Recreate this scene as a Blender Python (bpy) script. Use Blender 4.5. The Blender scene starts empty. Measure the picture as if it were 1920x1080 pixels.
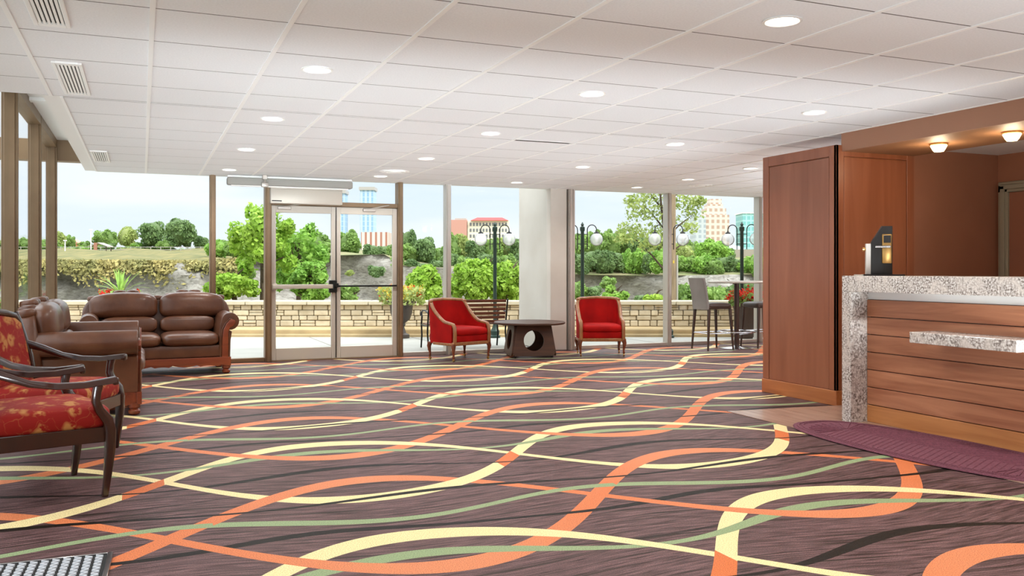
import bpy, bmesh, math, random
import numpy as np
from mathutils import Vector, Matrix
from bpy import context as CTX

# ------------------------------------------------------------------ camera, world, lights, exposure
scene = bpy.context.scene
col = scene.collection
EYE, F, CX, HY = 1.245, 1645.0, 960.0, 506.0
YAW = math.atan((960 - 266) / F)
SN, CS = math.sin(YAW), math.cos(YAW)
cam_d = bpy.data.cameras.new('camera'); cam = bpy.data.objects.new('camera', cam_d); col.objects.link(cam)
cam.location = (0, 0, EYE); cam.rotation_euler = (math.pi / 2, 0, -YAW)
cam_d.sensor_width = 36; cam_d.lens = F / 1920 * 36; cam_d.shift_y = -(540 - HY) / 1920
cam_d.clip_start = 0.05; cam_d.clip_end = 3000
scene.camera = cam
vs = scene.view_settings
vs.view_transform = 'Standard'; vs.look = 'None'; vs.gamma = 1; vs.use_curve_mapping = False; vs.exposure = 0.25

SKY = 1.02
def make_world():
    w = bpy.data.worlds.new('sky'); scene.world = w; w.use_nodes = True
    nt = w.node_tree; nt.nodes.clear()
    N = nt.nodes.new; L = nt.links.new
    tc = N('ShaderNodeTexCoord'); sep = N('ShaderNodeSeparateXYZ'); L(tc.outputs['Generated'], sep.inputs[0])
    r = N('ShaderNodeValToRGB'); L(sep.outputs['Z'], r.inputs[0])
    e = r.color_ramp.elements
    e[0].position = 0.0; e[0].color = (.80, .85, .90, 1); e[1].position = 1.0; e[1].color = (.9, .94, 1, 1)
    m = r.color_ramp.elements.new(0.16); m.color = (.62, .76, .92, 1)
    m = r.color_ramp.elements.new(0.30); m.color = (1.0, 1.0, 1.0, 1)
    mp = N('ShaderNodeMapping'); mp.inputs['Scale'].default_value = (1, 1, 5.5); L(tc.outputs['Generated'], mp.inputs[0])
    n = N('ShaderNodeTexNoise'); n.inputs['Scale'].default_value = 3.2; n.inputs['Detail'].default_value = 7; L(mp.outputs[0], n.inputs[0])
    cr = N('ShaderNodeValToRGB'); cr.color_ramp.elements[0].position = .42; cr.color_ramp.elements[1].position = .66; L(n.outputs[0], cr.inputs[0])
    mx = N('ShaderNodeMix'); mx.data_type = 'RGBA'; L(cr.outputs[0], mx.inputs[0]); L(r.outputs[0], mx.inputs[6]); mx.inputs[7].default_value = (.86, .89, .93, 1)
    bg = N('ShaderNodeBackground'); L(mx.outputs[2], bg.inputs[0])
    # a hazy bright sky: about twice as luminous overhead as near the horizon
    zr = N('ShaderNodeMapRange'); zr.interpolation_type = 'SMOOTHSTEP'; L(sep.outputs['Z'], zr.inputs[0]); zr.inputs[1].default_value = .16; zr.inputs[2].default_value = .5; zr.inputs[3].default_value = SKY; zr.inputs[4].default_value = SKY * 2.7
    L(zr.outputs[0], bg.inputs[1])
    out = N('ShaderNodeOutputWorld'); L(bg.outputs[0], out.inputs[0])
make_world()

def light(name, kind, loc, rot, power, color=(1, 1, 1), size=1, size_y=None):
    d = bpy.data.lights.new(name, kind); d.color = color; d.energy = power
    o = bpy.data.objects.new(name, d); col.objects.link(o); o.location = loc; o.rotation_euler = rot
    if kind == 'AREA':
        d.size = size
        if size_y: d.shape = 'RECTANGLE'; d.size_y = size_y
    if kind == 'SUN': d.angle = size
    return o
# hazy sun from behind the building, high on the right
light('sun', 'SUN', (0, 0, 30), (math.radians(40), 0, math.radians(30)), 2.0, (1, .98, .94), math.radians(8))
# added area lights out of view, only to brighten the ceiling; not real fixtures
light('added_fill_up', 'AREA', (2.6, .6, .35), (math.radians(180), 0, 0), 126, (.86, .95, 1), 7.0, 3.0)
light('added_fill_mid', 'AREA', (2.6, 1.9, .30), (math.radians(90 + 24), 0, math.radians(-10)), 50, (.86, .95, 1), 7.0, .5).data.spread = math.radians(40)
light('added_fill_far', 'AREA', (2.6, 1.95, .26), (math.radians(90 + 15), 0, math.radians(-4)), 28, (.86, .95, 1), 7.0, .4).data.spread = math.radians(20)
light('added_fill_lounge', 'AREA', (9.9, 8.0, .4), (math.radians(180), 0, 0), 130, (.86, .95, 1), 4, 2.3)  # added unseen light behind the pier, brightens the ceiling there

# ------------------------------------------------------------------ helpers
def lin(c):
    if isinstance(c, (tuple, list)) and max(c) > 1.001: c = [v / 255 for v in c]
    return tuple((v / 12.92 if v <= .04045 else ((v + .055) / 1.055) ** 2.4) for v in c[:3]) + (1,)

def px(x, Z, z=0.0):
    """world point at camera depth Z (metres) under image column x"""
    t = (x - CX) / F
    return Vector((Z * (SN + t * CS), Z * (CS - t * SN), z))
def zy(y, Z): return EYE + (HY - y) * Z / F

def new_mat(name):
    m = bpy.data.materials.new(name); m.use_nodes = True
    nt = m.node_tree; nt.nodes.clear()
    out = nt.nodes.new('ShaderNodeOutputMaterial'); p = nt.nodes.new('ShaderNodeBsdfPrincipled')
    nt.links.new(p.outputs[0], out.inputs[0])
    return m, nt, p, out

def mat(name, c, rough=.5, metal=0, c2=None, scale=8, stretch=(1, 1, 1), bump=0, bscale=None, detail=5, coat=0, sheen=0, spec=None, lo=.35, hi=.65, isl=0, trans=0):
    m, nt, p, out = new_mat(name); N = nt.nodes.new; L = nt.links.new
    p.inputs['Roughness'].default_value = rough; p.inputs['Metallic'].default_value = metal
    p.inputs['Base Color'].default_value = lin(c)
    if coat: p.inputs['Coat Weight'].default_value = coat; p.inputs['Coat Roughness'].default_value = .15
    if sheen: p.inputs['Sheen Weight'].default_value = sheen; p.inputs['Sheen Roughness'].default_value = .5
    if spec is not None: p.inputs['Specular IOR Level'].default_value = spec
    colr = None
    if c2 is not None or bump:
        tc = N('ShaderNodeTexCoord'); mp = N('ShaderNodeMapping'); mp.inputs['Scale'].default_value = stretch; L(tc.outputs['Object'], mp.inputs[0])
        n = N('ShaderNodeTexNoise'); n.inputs['Scale'].default_value = scale; n.inputs['Detail'].default_value = detail; L(mp.outputs[0], n.inputs[0])
    if c2 is not None:
        r = N('ShaderNodeValToRGB'); r.color_ramp.elements[0].position = lo; r.color_ramp.elements[1].position = hi
        r.color_ramp.elements[0].color = lin(c); r.color_ramp.elements[1].color = lin(c2); L(n.outputs[0], r.inputs[0]); L(r.outputs[0], p.inputs['Base Color']); colr = r.outputs[0]
    if isl:
        g = N('ShaderNodeNewGeometry'); hs = N('ShaderNodeHueSaturation'); mr = N('ShaderNodeMapRange'); L(g.outputs['Random Per Island'], mr.inputs[0])
        mr.inputs[3].default_value = 1 - isl; mr.inputs[4].default_value = 1 + isl; L(mr.outputs[0], hs.inputs['Value'])
        if colr: L(colr, hs.inputs['Color'])
        else: hs.inputs['Color'].default_value = lin(c)
        L(hs.outputs[0], p.inputs['Base Color']); colr = hs.outputs[0]
    if bump:
        b = N('ShaderNodeBump'); b.inputs['Strength'].default_value = bump; b.inputs['Distance'].default_value = .01
        nn = n
        if bscale:
            nn = N('ShaderNodeTexNoise'); nn.inputs['Scale'].default_value = bscale; nn.inputs['Detail'].default_value = 4; L(mp.outputs[0], nn.inputs[0])
        L(nn.outputs[0], b.inputs['Height']); L(b.outputs[0], p.inputs['Normal'])
    if trans:
        t = N('ShaderNodeBsdfTranslucent'); mx = N('ShaderNodeMixShader'); mx.inputs[0].default_value = trans
        if colr: L(colr, t.inputs[0])
        else: t.inputs[0].default_value = lin(c)
        L(p.outputs[0], mx.inputs[1]); L(t.outputs[0], mx.inputs[2]); L(mx.outputs[0], out.inputs[0])
    return m

def emis(name, c, s):
    m, nt, p, out = new_mat(name); p.inputs['Base Color'].default_value = lin(c); p.inputs['Emission Color'].default_value = lin(c); p.inputs['Emission Strength'].default_value = s
    return m

def glass_mat(name, tint=(.97, .985, .98), refl=.6):
    m, nt, p, out = new_mat(name); nt.nodes.remove(p); N = nt.nodes.new; L = nt.links.new
    t = N('ShaderNodeBsdfTransparent'); t.inputs[0].default_value = tint + (1,)
    g = N('ShaderNodeBsdfGlossy'); g.inputs['Roughness'].default_value = .01
    fr = N('ShaderNodeFresnel'); fr.inputs[0].default_value = 1.45
    mu = N('ShaderNodeMath'); mu.operation = 'MULTIPLY'; L(fr.outputs[0], mu.inputs[0]); mu.inputs[1].default_value = refl
    mx = N('ShaderNodeMixShader'); L(mu.outputs[0], mx.inputs[0]); L(t.outputs[0], mx.inputs[1]); L(g.outputs[0], mx.inputs[2]); L(mx.outputs[0], out.inputs[0])
    return m

class MB:
    """collects geometry for one mesh"""
    def __init__(s): s.v = []; s.f = []; s.mi = []; s.cur = 0
    def add(s, vs_, fs_, M=None):
        b = len(s.v)
        if M is not None: vs_ = [M @ Vector(v) for v in vs_]
        s.v.extend([tuple(v) for v in vs_]); s.f.extend([tuple(i + b for i in f) for f in fs_]); s.mi.extend([s.cur] * len(fs_)); return s
    def box(s, x0, x1, y0, y1, z0, z1, M=None, bev=0, seg=1):
        if bev:
            bm = bmesh.new(); bmesh.ops.create_cube(bm, size=1)
            for v in bm.verts: v.co = ((x0 + x1) / 2 + v.co.x * (x1 - x0), (y0 + y1) / 2 + v.co.y * (y1 - y0), (z0 + z1) / 2 + v.co.z * (z1 - z0))
            bmesh.ops.bevel(bm, geom=bm.edges[:], offset=bev, segments=seg, affect='EDGES', profile=.5, clamp_overlap=True)
            bm.verts.index_update(); s.add([v.co.copy() for v in bm.verts], [[v.index for v in f.verts] for f in bm.faces], M); bm.free(); return s
        v = [(x0, y0, z0), (x1, y0, z0), (x1, y1, z0), (x0, y1, z0), (x0, y0, z1), (x1, y0, z1), (x1, y1, z1), (x0, y1, z1)]
        return s.add(v, [(0, 3, 2, 1), (4, 5, 6, 7), (0, 1, 5, 4), (1, 2, 6, 5), (2, 3, 7, 6), (3, 0, 4, 7)], M)
    def tube(s, pts, r, n=8, M=None, cap=True, closed=False):
        """round tube; r number or list"""
        pts = [Vector(p) for p in pts]; k = len(pts); rr = r if isinstance(r, (list, tuple)) else [r] * k
        V = []; up = None
        for i, p in enumerate(pts):
            if closed: d = pts[(i + 1) % k] - pts[i - 1]
            else: d = pts[min(i + 1, k - 1)] - pts[max(i - 1, 0)]
            d.normalize()
            if up is None: up = Vector((0, 0, 1)) if abs(d.z) < .9 else Vector((1, 0, 0))
            a = d.cross(up)
            if a.length < 1e-4: a = d.orthogonal()
            a.normalize(); b = a.cross(d).normalized(); up = b
            for j in range(n):
                t = 2 * math.pi * j / n; V.append(p + (a * math.cos(t) + b * math.sin(t)) * rr[i])
        Fc = []
        for i in range(k if closed else k - 1):
            i2 = (i + 1) % k
            for j in range(n): Fc.append((i * n + j, i * n + (j + 1) % n, i2 * n + (j + 1) % n, i2 * n + j))
        if cap and not closed: Fc.append(tuple(range(n))[::-1]); Fc.append(tuple((k - 1) * n + j for j in range(n)))
        return s.add(V, Fc, M)
    def strip(s, pts, w, h, M=None, side=(1, 0, 0)):
        """rectangular section swept along pts; w along 'side', h across; w,h number or list"""
        pts = [Vector(p) for p in pts]; k = len(pts); sd = Vector(side).normalized()
        W = w if isinstance(w, (list, tuple)) else [w] * k; Hh = h if isinstance(h, (list, tuple)) else [h] * k
        V = []
        for i, p in enumerate(pts):
            d = (pts[min(i + 1, k - 1)] - pts[max(i - 1, 0)]).normalized(); up = d.cross(sd).normalized(); c = .22
            a, b = sd * W[i] / 2, up * Hh[i] / 2
            for (p_, q_) in ((-1, -1 + c), (-1 + c, -1), (1 - c, -1), (1, -1 + c), (1, 1 - c), (1 - c, 1), (-1 + c, 1), (-1, 1 - c)): V.append(p + a * p_ + b * q_)
        Fc = []
        for i in range(k - 1):
            for j in range(8): Fc.append((i * 8 + j, i * 8 + (j + 1) % 8, (i + 1) * 8 + (j + 1) % 8, (i + 1) * 8 + j))
        Fc.append(tuple(range(8))[::-1]); Fc.append(tuple((k - 1) * 8 + j for j in range(8)))
        return s.add(V, Fc, M)
    def lathe(s, prof, n=24, M=None, c=(0, 0)):
        V = []; k = len(prof)
        for (r, z) in prof:
            for j in range(n):
                t = 2 * math.pi * j / n; V.append((c[0] + r * math.cos(t), c[1] + r * math.sin(t), z))
        Fc = [(i * n + j, i * n + (j + 1) % n, (i + 1) * n + (j + 1) % n, (i + 1) * n + j) for i in range(k - 1) for j in range(n)]
        if prof[0][0] > 1e-5: Fc.append(tuple(range(n))[::-1])
        if prof[-1][0] > 1e-5: Fc.append(tuple((k - 1) * n + j for j in range(n)))
        return s.add(V, Fc, M)
    def prism(s, poly, y0, y1, M=None, bev=0):
        """poly in XZ, extruded along Y"""
        n = len(poly)
        if bev:
            bm = bmesh.new(); vs_ = [bm.verts.new((x, y0, z)) for x, z in poly]; f = bm.faces.new(vs_)
            r = bmesh.ops.extrude_face_region(bm, geom=[f])
            for e in r['geom']:
                if isinstance(e, bmesh.types.BMVert): e.co.y = y1
            bmesh.ops.recalc_face_normals(bm, faces=bm.faces[:])
            caps = [fc for fc in bm.faces if len(fc.verts) == n]; ed = list({e for fc in caps for e in fc.edges})
            bmesh.ops.bevel(bm, geom=ed, offset=bev, segments=3, affect='EDGES', profile=.5, clamp_overlap=True)
            bm.verts.index_update(); s.add([v.co.copy() for v in bm.verts], [[v.index for v in f.verts] for f in bm.faces], M); bm.free(); return s
        V = [(x, y0, z) for x, z in poly] + [(x, y1, z) for x, z in poly]
        Fc = [tuple(range(n)), tuple(range(n, 2 * n))[::-1]] + [((i + 1) % n, i, n + i, n + (i + 1) % n) for i in range(n)]
        return s.add(V, Fc, M)
    def grid(s, fn, nu, nv, M=None, cu=False):
        V = [fn(i / (nu if cu else nu - 1), j / (nv - 1)) for i in range(nu) for j in range(nv)]
        Fc = [(i * nv + j, ((i + 1) % nu) * nv + j, ((i + 1) % nu) * nv + j + 1, i * nv + j + 1) for i in range(nu if cu else nu - 1) for j in range(nv - 1)]
        return s.add(V, Fc, M)
    def cushion(s, cx, cy, cz, sx, sy, sz, e=.45, M=None, nu=36, nv=18, puff=0):
        """rounded pillow (superellipsoid); e small = boxier"""
        sp = lambda a, p: math.copysign(abs(a) ** p, a)
        V = []
        for j in range(nv + 1):
            ph = -math.pi / 2 + math.pi * j / nv
            for i in range(nu):
                t = 2 * math.pi * i / nu
                x = sp(math.cos(ph), .6) * sp(math.cos(t), e); y = sp(math.cos(ph), .6) * sp(math.sin(t), e); z = sp(math.sin(ph), .6 + puff)
                V.append((cx + x * sx / 2, cy + y * sy / 2, cz + z * sz / 2))
        Fc = [(j * nu + i, j * nu + (i + 1) % nu, (j + 1) * nu + (i + 1) % nu, (j + 1) * nu + i) for j in range(nv) for i in range(nu)]
        return s.add(V, Fc, M)
    def obj(s, name, m, parent=None, smooth=False, loc=None, ang=38):
        me = bpy.data.meshes.new(name); me.from_pydata([tuple(v) for v in s.v], [], s.f)
        ms = m if isinstance(m, (list, tuple)) else [m]
        for q in ms: me.materials.append(q)
        if len(ms) > 1: me.polygons.foreach_set('material_index', s.mi)
        bm = bmesh.new(); bm.from_mesh(me); bmesh.ops.remove_doubles(bm, verts=bm.verts, dist=1e-5); bmesh.ops.recalc_face_normals(bm, faces=bm.faces[:]); bm.to_mesh(me); bm.free()
        if smooth: me.shade_smooth(); me.set_sharp_from_angle(angle=math.radians(ang))
        o = bpy.data.objects.new(name, me); col.objects.link(o)
        if parent is not None: o.parent = parent
        if loc is not None: o.location = loc
        return o

def tag(o, label=None, cat=None, group=None, kind=None):
    if label: o['label'] = label
    if cat: o['category'] = cat
    if group: o['group'] = group
    if kind: o['kind'] = kind
    return o
def thing(name, label, cat, loc=(0, 0, 0), rz=0, group=None):
    o = bpy.data.objects.new(name, None); col.objects.link(o); o.location = loc; o.rotation_euler = (0, 0, rz); o.empty_display_size = .1
    return tag(o, label, cat, group)
def struct(o, label=None):
    o['kind'] = 'structure'
    if label: o['label'] = label
    return o
def dup(root, loc, rz, label=None, group=None, sc=None):
    r = root.copy(); col.objects.link(r); r.location = loc; r.rotation_euler = (0, 0, rz)
    if label: r['label'] = label
    if group: r['group'] = group
    if sc is not None: r.scale = sc
    for ch in root.children:
        c = ch.copy(); col.objects.link(c); c.parent = r
        for g in ch.children:
            d = g.copy(); col.objects.link(d); d.parent = c
    return r
R = math.radians

# ------------------------------------------------------------------ materials
class X:
    """tiny node-expression helper"""
    nt = None
    def __init__(s, v): s.v = v
    @staticmethod
    def op(o, *a):
        n = X.nt.nodes.new('ShaderNodeMath'); n.operation = o
        for i, q in enumerate(a):
            q = q.v if isinstance(q, X) else q
            if isinstance(q, (int, float)): n.inputs[i].default_value = q
            else: X.nt.links.new(q, n.inputs[i])
        return X(n.outputs[0])
    def __add__(s, o): return X.op('ADD', s, o)
    __radd__ = __add__
    def __sub__(s, o): return X.op('SUBTRACT', s, o)
    def __rsub__(s, o): return X.op('SUBTRACT', o, s)
    def __mul__(s, o): return X.op('MULTIPLY', s, o)
    __rmul__ = __mul__
    def __truediv__(s, o): return X.op('DIVIDE', s, o)
    def __lt__(s, o): return X.op('LESS_THAN', s, o)
    def __gt__(s, o): return X.op('GREATER_THAN', s, o)
    def sin(s): return X.op('SINE', s)
    def cos(s): return X.op('COSINE', s)
    def abs(s): return X.op('ABSOLUTE', s)
    def sqrt(s): return X.op('SQRT', s)
    def fract(s): return X.op('FRACT', s)
    def mx(s, o): return X.op('MAXIMUM', s, o)

def carpet_mat():
    m, nt, p, out = new_mat('carpet_woven_waves'); X.nt = nt; N = nt.nodes.new; L = nt.links.new
    tc = N('ShaderNodeTexCoord'); sep = N('ShaderNodeSeparateXYZ'); L(tc.outputs['Object'], sep.inputs[0])
    x, y = X(sep.outputs['X']) - .655, X(sep.outputs['Y']) - 3.83
    A, B = (2.215, -.05), (-.01, 2.325); det = A[0] * B[1] - A[1] * B[0]
    u = x * (B[1] / det) - y * (B[0] / det); v = y * (A[0] / det) - x * (A[1] / det)
    PI = math.pi
    def wave(mean, terms, uu):
        f = X(mean); fp = X(0.0); f = None; fp = None
        for w, a, b in terms:
            th = uu * w; c, s_ = th.cos(), th.sin()
            t = c * a + s_ * b; tp = c * (b * w) - s_ * (a * w)
            f = t if f is None else f + t; fp = tp if fp is None else fp + tp
        return f + mean, fp
    def dist(f, fp):
        d = ((v - f + .5).fract() - .5).abs() * 2.325; sl = fp * (2.325 / 2.215); q = (sl * sl + 1).sqrt()
        return d / q, sl, q
    def ribbon(mean, terms, uu):
        f, fp = wave(mean, terms, uu); d, sl, q = dist(f, fp)
        w = X(.122) / (q * q) + .036 + sl * .012
        return (d * 2) < w, sl
    uf = u.fract()
    Om = [ribbon(.216, [(PI, .2438, .2533)], u), ribbon(.216, [(PI, .2438, .2533)], u + 1)]
    Cm = [ribbon(.7265, [(PI, .2463, .2534), (3 * PI, .0156, -.0044)], u), ribbon(.7265, [(PI, .2463, .2534), (3 * PI, .0156, -.0044)], u + 1)]
    def line(mean, t, w0, wv, ph):
        f, fp = wave(mean, t, u); d, sl, q = dist(f, fp)
        return (d * 2) < ((u * (2 * PI) + ph).cos() * (wv * 1.3) + w0 * 1.35)
    G1 = line(.242, [(2 * PI, .0034, -.0529)], .052, .012, 0); G2 = line(-.1076, [(2 * PI, .0169, .0559)], .056, .022, -1.2)
    G = G1.mx(G2)
    D1 = line(.1211, [(2 * PI, .0212, .0124), (4 * PI, .0057, .0022)], .038, .012, 0)
    D2 = line(.3843, [(2 * PI, -.0231, .0056)], .032, .010, -2.6)
    D3 = line(.6756, [(2 * PI, -.0011, .0498)], .038, .020, -1.0)
    D4 = line(.905, [(2 * PI, .012, .02)], .014, .008, 1.5); D5 = line(.50, [(2 * PI, .02, .02)], .012, .006, 2.5)
    # heathered ground
    def noise(sx, sy, sc, det=3, dist_=0.0):
        mp = N('ShaderNodeCombineXYZ'); w = v + (u * (2 * PI)).sin() * .03
        L((u * sx).v, mp.inputs[0]); L((w * sy).v, mp.inputs[1])
        n = N('ShaderNodeTexNoise'); n.inputs['Scale'].default_value = sc; n.inputs['Detail'].default_value = det; n.inputs['Distortion'].default_value = dist_; L(mp.outputs[0], n.inputs[0]); return n.outputs[0]
    def ramp(f, a, b, p0=.35, p1=.65):
        r = N('ShaderNodeValToRGB'); L(f, r.inputs[0]); r.color_ramp.elements[0].position = p0; r.color_ramp.elements[1].position = p1
        r.color_ramp.elements[0].color = lin(a); r.color_ramp.elements[1].color = lin(b); return r.outputs[0]
    def mixc(f, a, b):
        n = N('ShaderNodeMix'); n.data_type = 'RGBA'
        for i, q in ((0, f), (6, a), (7, b)):
            q = q.v if isinstance(q, X) else q
            if isinstance(q, (int, float)): n.inputs[i].default_value = q
            elif isinstance(q, tuple): n.inputs[i].default_value = q
            else: L(q, n.inputs[i])
        return n.outputs[2]
    base = ramp(noise(7, 90, 1.6, 6, .6), (58, 40, 38), (122, 92, 92), .32, .68)
    strk = ramp(noise(1.8, 78, 1.0, 3, .4), (0, 0, 0), (255, 255, 255),   .57, .64)
    base = mixc(X(strk) * .8, base, lin((44, 36, 28)))
    dark = lin((24, 17, 10)); green = lin((140, 158, 116)); orange = lin((208, 112, 62)); peach = lin((214, 136, 96)); cream = lin((232, 214, 158))
    c = base
    c = mixc(D4.mx(D5) * .75, c, dark)
    c = mixc(D1.mx(D3), c, dark)
    k1 = (uf < .28).mx(uf > .85)          # where orange passes over cream
    Oc = mixc((u * (2 * PI) - 1.5).cos() * .25 + .5, orange, peach)
    Cc = cream
    def ris(t): return (t[1] > 0)
    Oany = Om[0][0].mx(Om[1][0]); Cany = Cm[0][0].mx(Cm[1][0])
    c = mixc(Oany, c, Oc)
    c = mixc(G, c, green)
    # orange patch on the steep rise of the cream band
    patch = None
    for t in Cm:
        q = t[0] * ris(t) * ((uf - .712).abs() < .05); patch = q if patch is None else patch.mx(q)
    c = mixc(Cany, c, Cc); c = mixc(patch, c, orange)
    c = mixc(G * (uf > .80) * (uf < .95), c, green)
    c = mixc(Oany * k1, c, Oc)
    fall = None
    for t in Om + Cm:
        q = t[0] * (t[1] < -.25); fall = q if fall is None else fall.mx(q)
    c = mixc(D1.mx(D3) * (1 - fall), c, dark)
    c = mixc(D2, c, dark)
    # pile
    n = N('ShaderNodeTexNoise'); n.inputs['Scale'].default_value = 200; n.inputs['Detail'].default_value = 2; L(tc.outputs['Object'], n.inputs[0])
    mr = N('ShaderNodeMapRange'); L(n.outputs[0], mr.inputs[0]); mr.inputs[1].default_value = .3; mr.inputs[2].default_value = .7; mr.inputs[3].default_value = .55; mr.inputs[4].default_value = 1.35
    hs = N('ShaderNodeHueSaturation'); L(c, hs.inputs['Color']); L(mr.outputs[0], hs.inputs['Value']); L(hs.outputs[0], p.inputs['Base Color'])
    b = N('ShaderNodeBump'); b.inputs['Strength'].default_value = .35; b.inputs['Distance'].default_value = .004; L(n.outputs[0], b.inputs['Height']); L(b.outputs[0], p.inputs['Normal'])
    p.inputs['Roughness'].default_value = .45; p.inputs['Specular IOR Level'].default_value = .09; p.inputs['Sheen Weight'].default_value = .02; p.inputs['Sheen Roughness'].default_value = .3; p.inputs['Sheen Tint'].default_value = (.95, .92, 1, 1)
    return m

def wood_mat(name, a, b, axis='z', rough=.32, scale=2.2, coat=.25, dark=None, ring=14):
    m, nt, p, out = new_mat(name); N = nt.nodes.new; L = nt.links.new
    tc = N('ShaderNodeTexCoord'); mp = N('ShaderNodeMapping')
    st = {'x': (.5, 7, 7), 'y': (7, .5, 7), 'z': (7, 7, .5)}[axis]; mp.inputs['Scale'].default_value = st; L(tc.outputs['Object'], mp.inputs[0])
    g = N('ShaderNodeNewGeometry'); vm = N('ShaderNodeVectorMath'); vm.operation = 'ADD'; sc = N('ShaderNodeMath'); sc.operation = 'MULTIPLY'; L(g.outputs['Random Per Island'], sc.inputs[0]); sc.inputs[1].default_value = 37
    L(mp.outputs[0], vm.inputs[0]); L(sc.outputs[0], vm.inputs[1])
    n = N('ShaderNodeTexNoise'); n.inputs['Scale'].default_value = scale; n.inputs['Detail'].default_value = 8; n.inputs['Distortion'].default_value = 1.0; L(vm.outputs[0], n.inputs[0])
    r = N('ShaderNodeValToRGB'); L(n.outputs[0], r.inputs[0]); e = r.color_ramp.elements; e[0].position = .28; e[1].position = .72; e[0].color = lin(a); e[1].color = lin(b)
    hs = N('ShaderNodeHueSaturation'); mr = N('ShaderNodeMapRange'); L(g.outputs['Random Per Island'], mr.inputs[0]); mr.inputs[3].default_value = .86; mr.inputs[4].default_value = 1.12
    L(mr.outputs[0], hs.inputs['Value']); L(r.outputs[0], hs.inputs['Color']); L(hs.outputs[0], p.inputs['Base Color'])
    p.inputs['Roughness'].default_value = rough; p.inputs['Coat Weight'].default_value = coat; p.inputs['Coat Roughness'].default_value = .2
    return m

def granite_mat():
    m, nt, p, out = new_mat('granite_speckled'); N = nt.nodes.new; L = nt.links.new
    tc = N('ShaderNodeTexCoord')
    n = N('ShaderNodeTexNoise'); n.inputs['Scale'].default_value = 7; n.inputs['Detail'].default_value = 6; n.inputs['Distortion'].default_value = 1.2; L(tc.outputs['Object'], n.inputs[0])
    n2 = N('ShaderNodeTexNoise'); n2.inputs['Scale'].default_value = 75; n2.inputs['Detail'].default_value = 6; L(tc.outputs['Object'], n2.inputs[0])
    r = N('ShaderNodeValToRGB'); L(n2.outputs[0], r.inputs[0]); e = r.color_ramp.elements; e[0].position = .32; e[1].position = .62; e[0].color = lin((92, 86, 80)); e[1].color = lin((222, 218, 212))
    q = e.new(.46); q.color = lin((158, 146, 138))
    r2 = N('ShaderNodeValToRGB'); L(n.outputs[0], r2.inputs[0]); e = r2.color_ramp.elements; e[0].position = .45; e[1].position = .62; e[0].color = (0, 0, 0, 1); e[1].color = (.7, .7, .7, 1)
    mx = N('ShaderNodeMix'); mx.data_type = 'RGBA'; L(r2.outputs[0], mx.inputs[0]); L(r.outputs[0], mx.inputs[6]); mx.inputs[7].default_value = lin((214, 204, 194))
    L(mx.outputs[2], p.inputs['Base Color']); p.inputs['Roughness'].default_value = .22
    return m

def floral_mat():
    m, nt, p, out = new_mat('floral_upholstery'); N = nt.nodes.new; L = nt.links.new
    tc = N('ShaderNodeTexCoord')
    n0 = N('ShaderNodeTexNoise'); n0.inputs['Scale'].default_value = 9; n0.inputs['Detail'].default_value = 2; L(tc.outputs['Object'], n0.inputs[0])
    ad = N('ShaderNodeVectorMath'); ad.operation = 'MULTIPLY_ADD'; L(n0.outputs[1], ad.inputs[0]); ad.inputs[1].default_value = (.12,) * 3; L(tc.outputs['Object'], ad.inputs[2])
    vo = N('ShaderNodeTexVoronoi'); vo.inputs['Scale'].default_value = 9.5; L(ad.outputs[0], vo.inputs[0])
    r = N('ShaderNodeValToRGB'); L(vo.outputs['Distance'], r.inputs[0]); e = r.color_ramp.elements; e[0].position = .30; e[1].position = .50; e[0].color = (1, 1, 1, 1); e[1].color = (0, 0, 0, 1)
    v2 = N('ShaderNodeTexVoronoi'); v2.feature = 'DISTANCE_TO_EDGE'; v2.inputs['Scale'].default_value = 13; L(ad.outputs[0], v2.inputs[0])
    r2 = N('ShaderNodeValToRGB'); L(v2.outputs['Distance'], r2.inputs[0]); e = r2.color_ramp.elements; e[0].position = .01; e[1].position = .035; e[0].color = (.22, .22, .22, 1); e[1].color = (0, 0, 0, 1)
    n = N('ShaderNodeTexNoise'); n.inputs['Scale'].default_value = 26; n.inputs['Detail'].default_value = 3; L(tc.outputs['Object'], n.inputs[0])
    r3 = N('ShaderNodeValToRGB'); L(n.outputs[0], r3.inputs[0]); r3.color_ramp.elements[0].position = .40; r3.color_ramp.elements[1].position = .52
    mx1 = N('ShaderNodeMath'); mx1.operation = 'MAXIMUM'; L(r.outputs[0], mx1.inputs[0]); L(r2.outputs[0], mx1.inputs[1])
    mu = N('ShaderNodeMath'); mu.operation = 'MULTIPLY'; L(mx1.outputs[0], mu.inputs[0]); L(r3.outputs[0], mu.inputs[1])
    mx = N('ShaderNodeMix'); mx.data_type = 'RGBA'; L(mu.outputs[0], mx.inputs[0]); mx.inputs[6].default_value = lin((140, 24, 16)); mx.inputs[7].default_value = lin((182, 124, 68))
    L(mx.outputs[2], p.inputs['Base Color']); p.inputs['Roughness'].default_value = .7; p.inputs['Specular IOR Level'].default_value = .2; p.inputs['Sheen Weight'].default_value = .03
    return m

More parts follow.
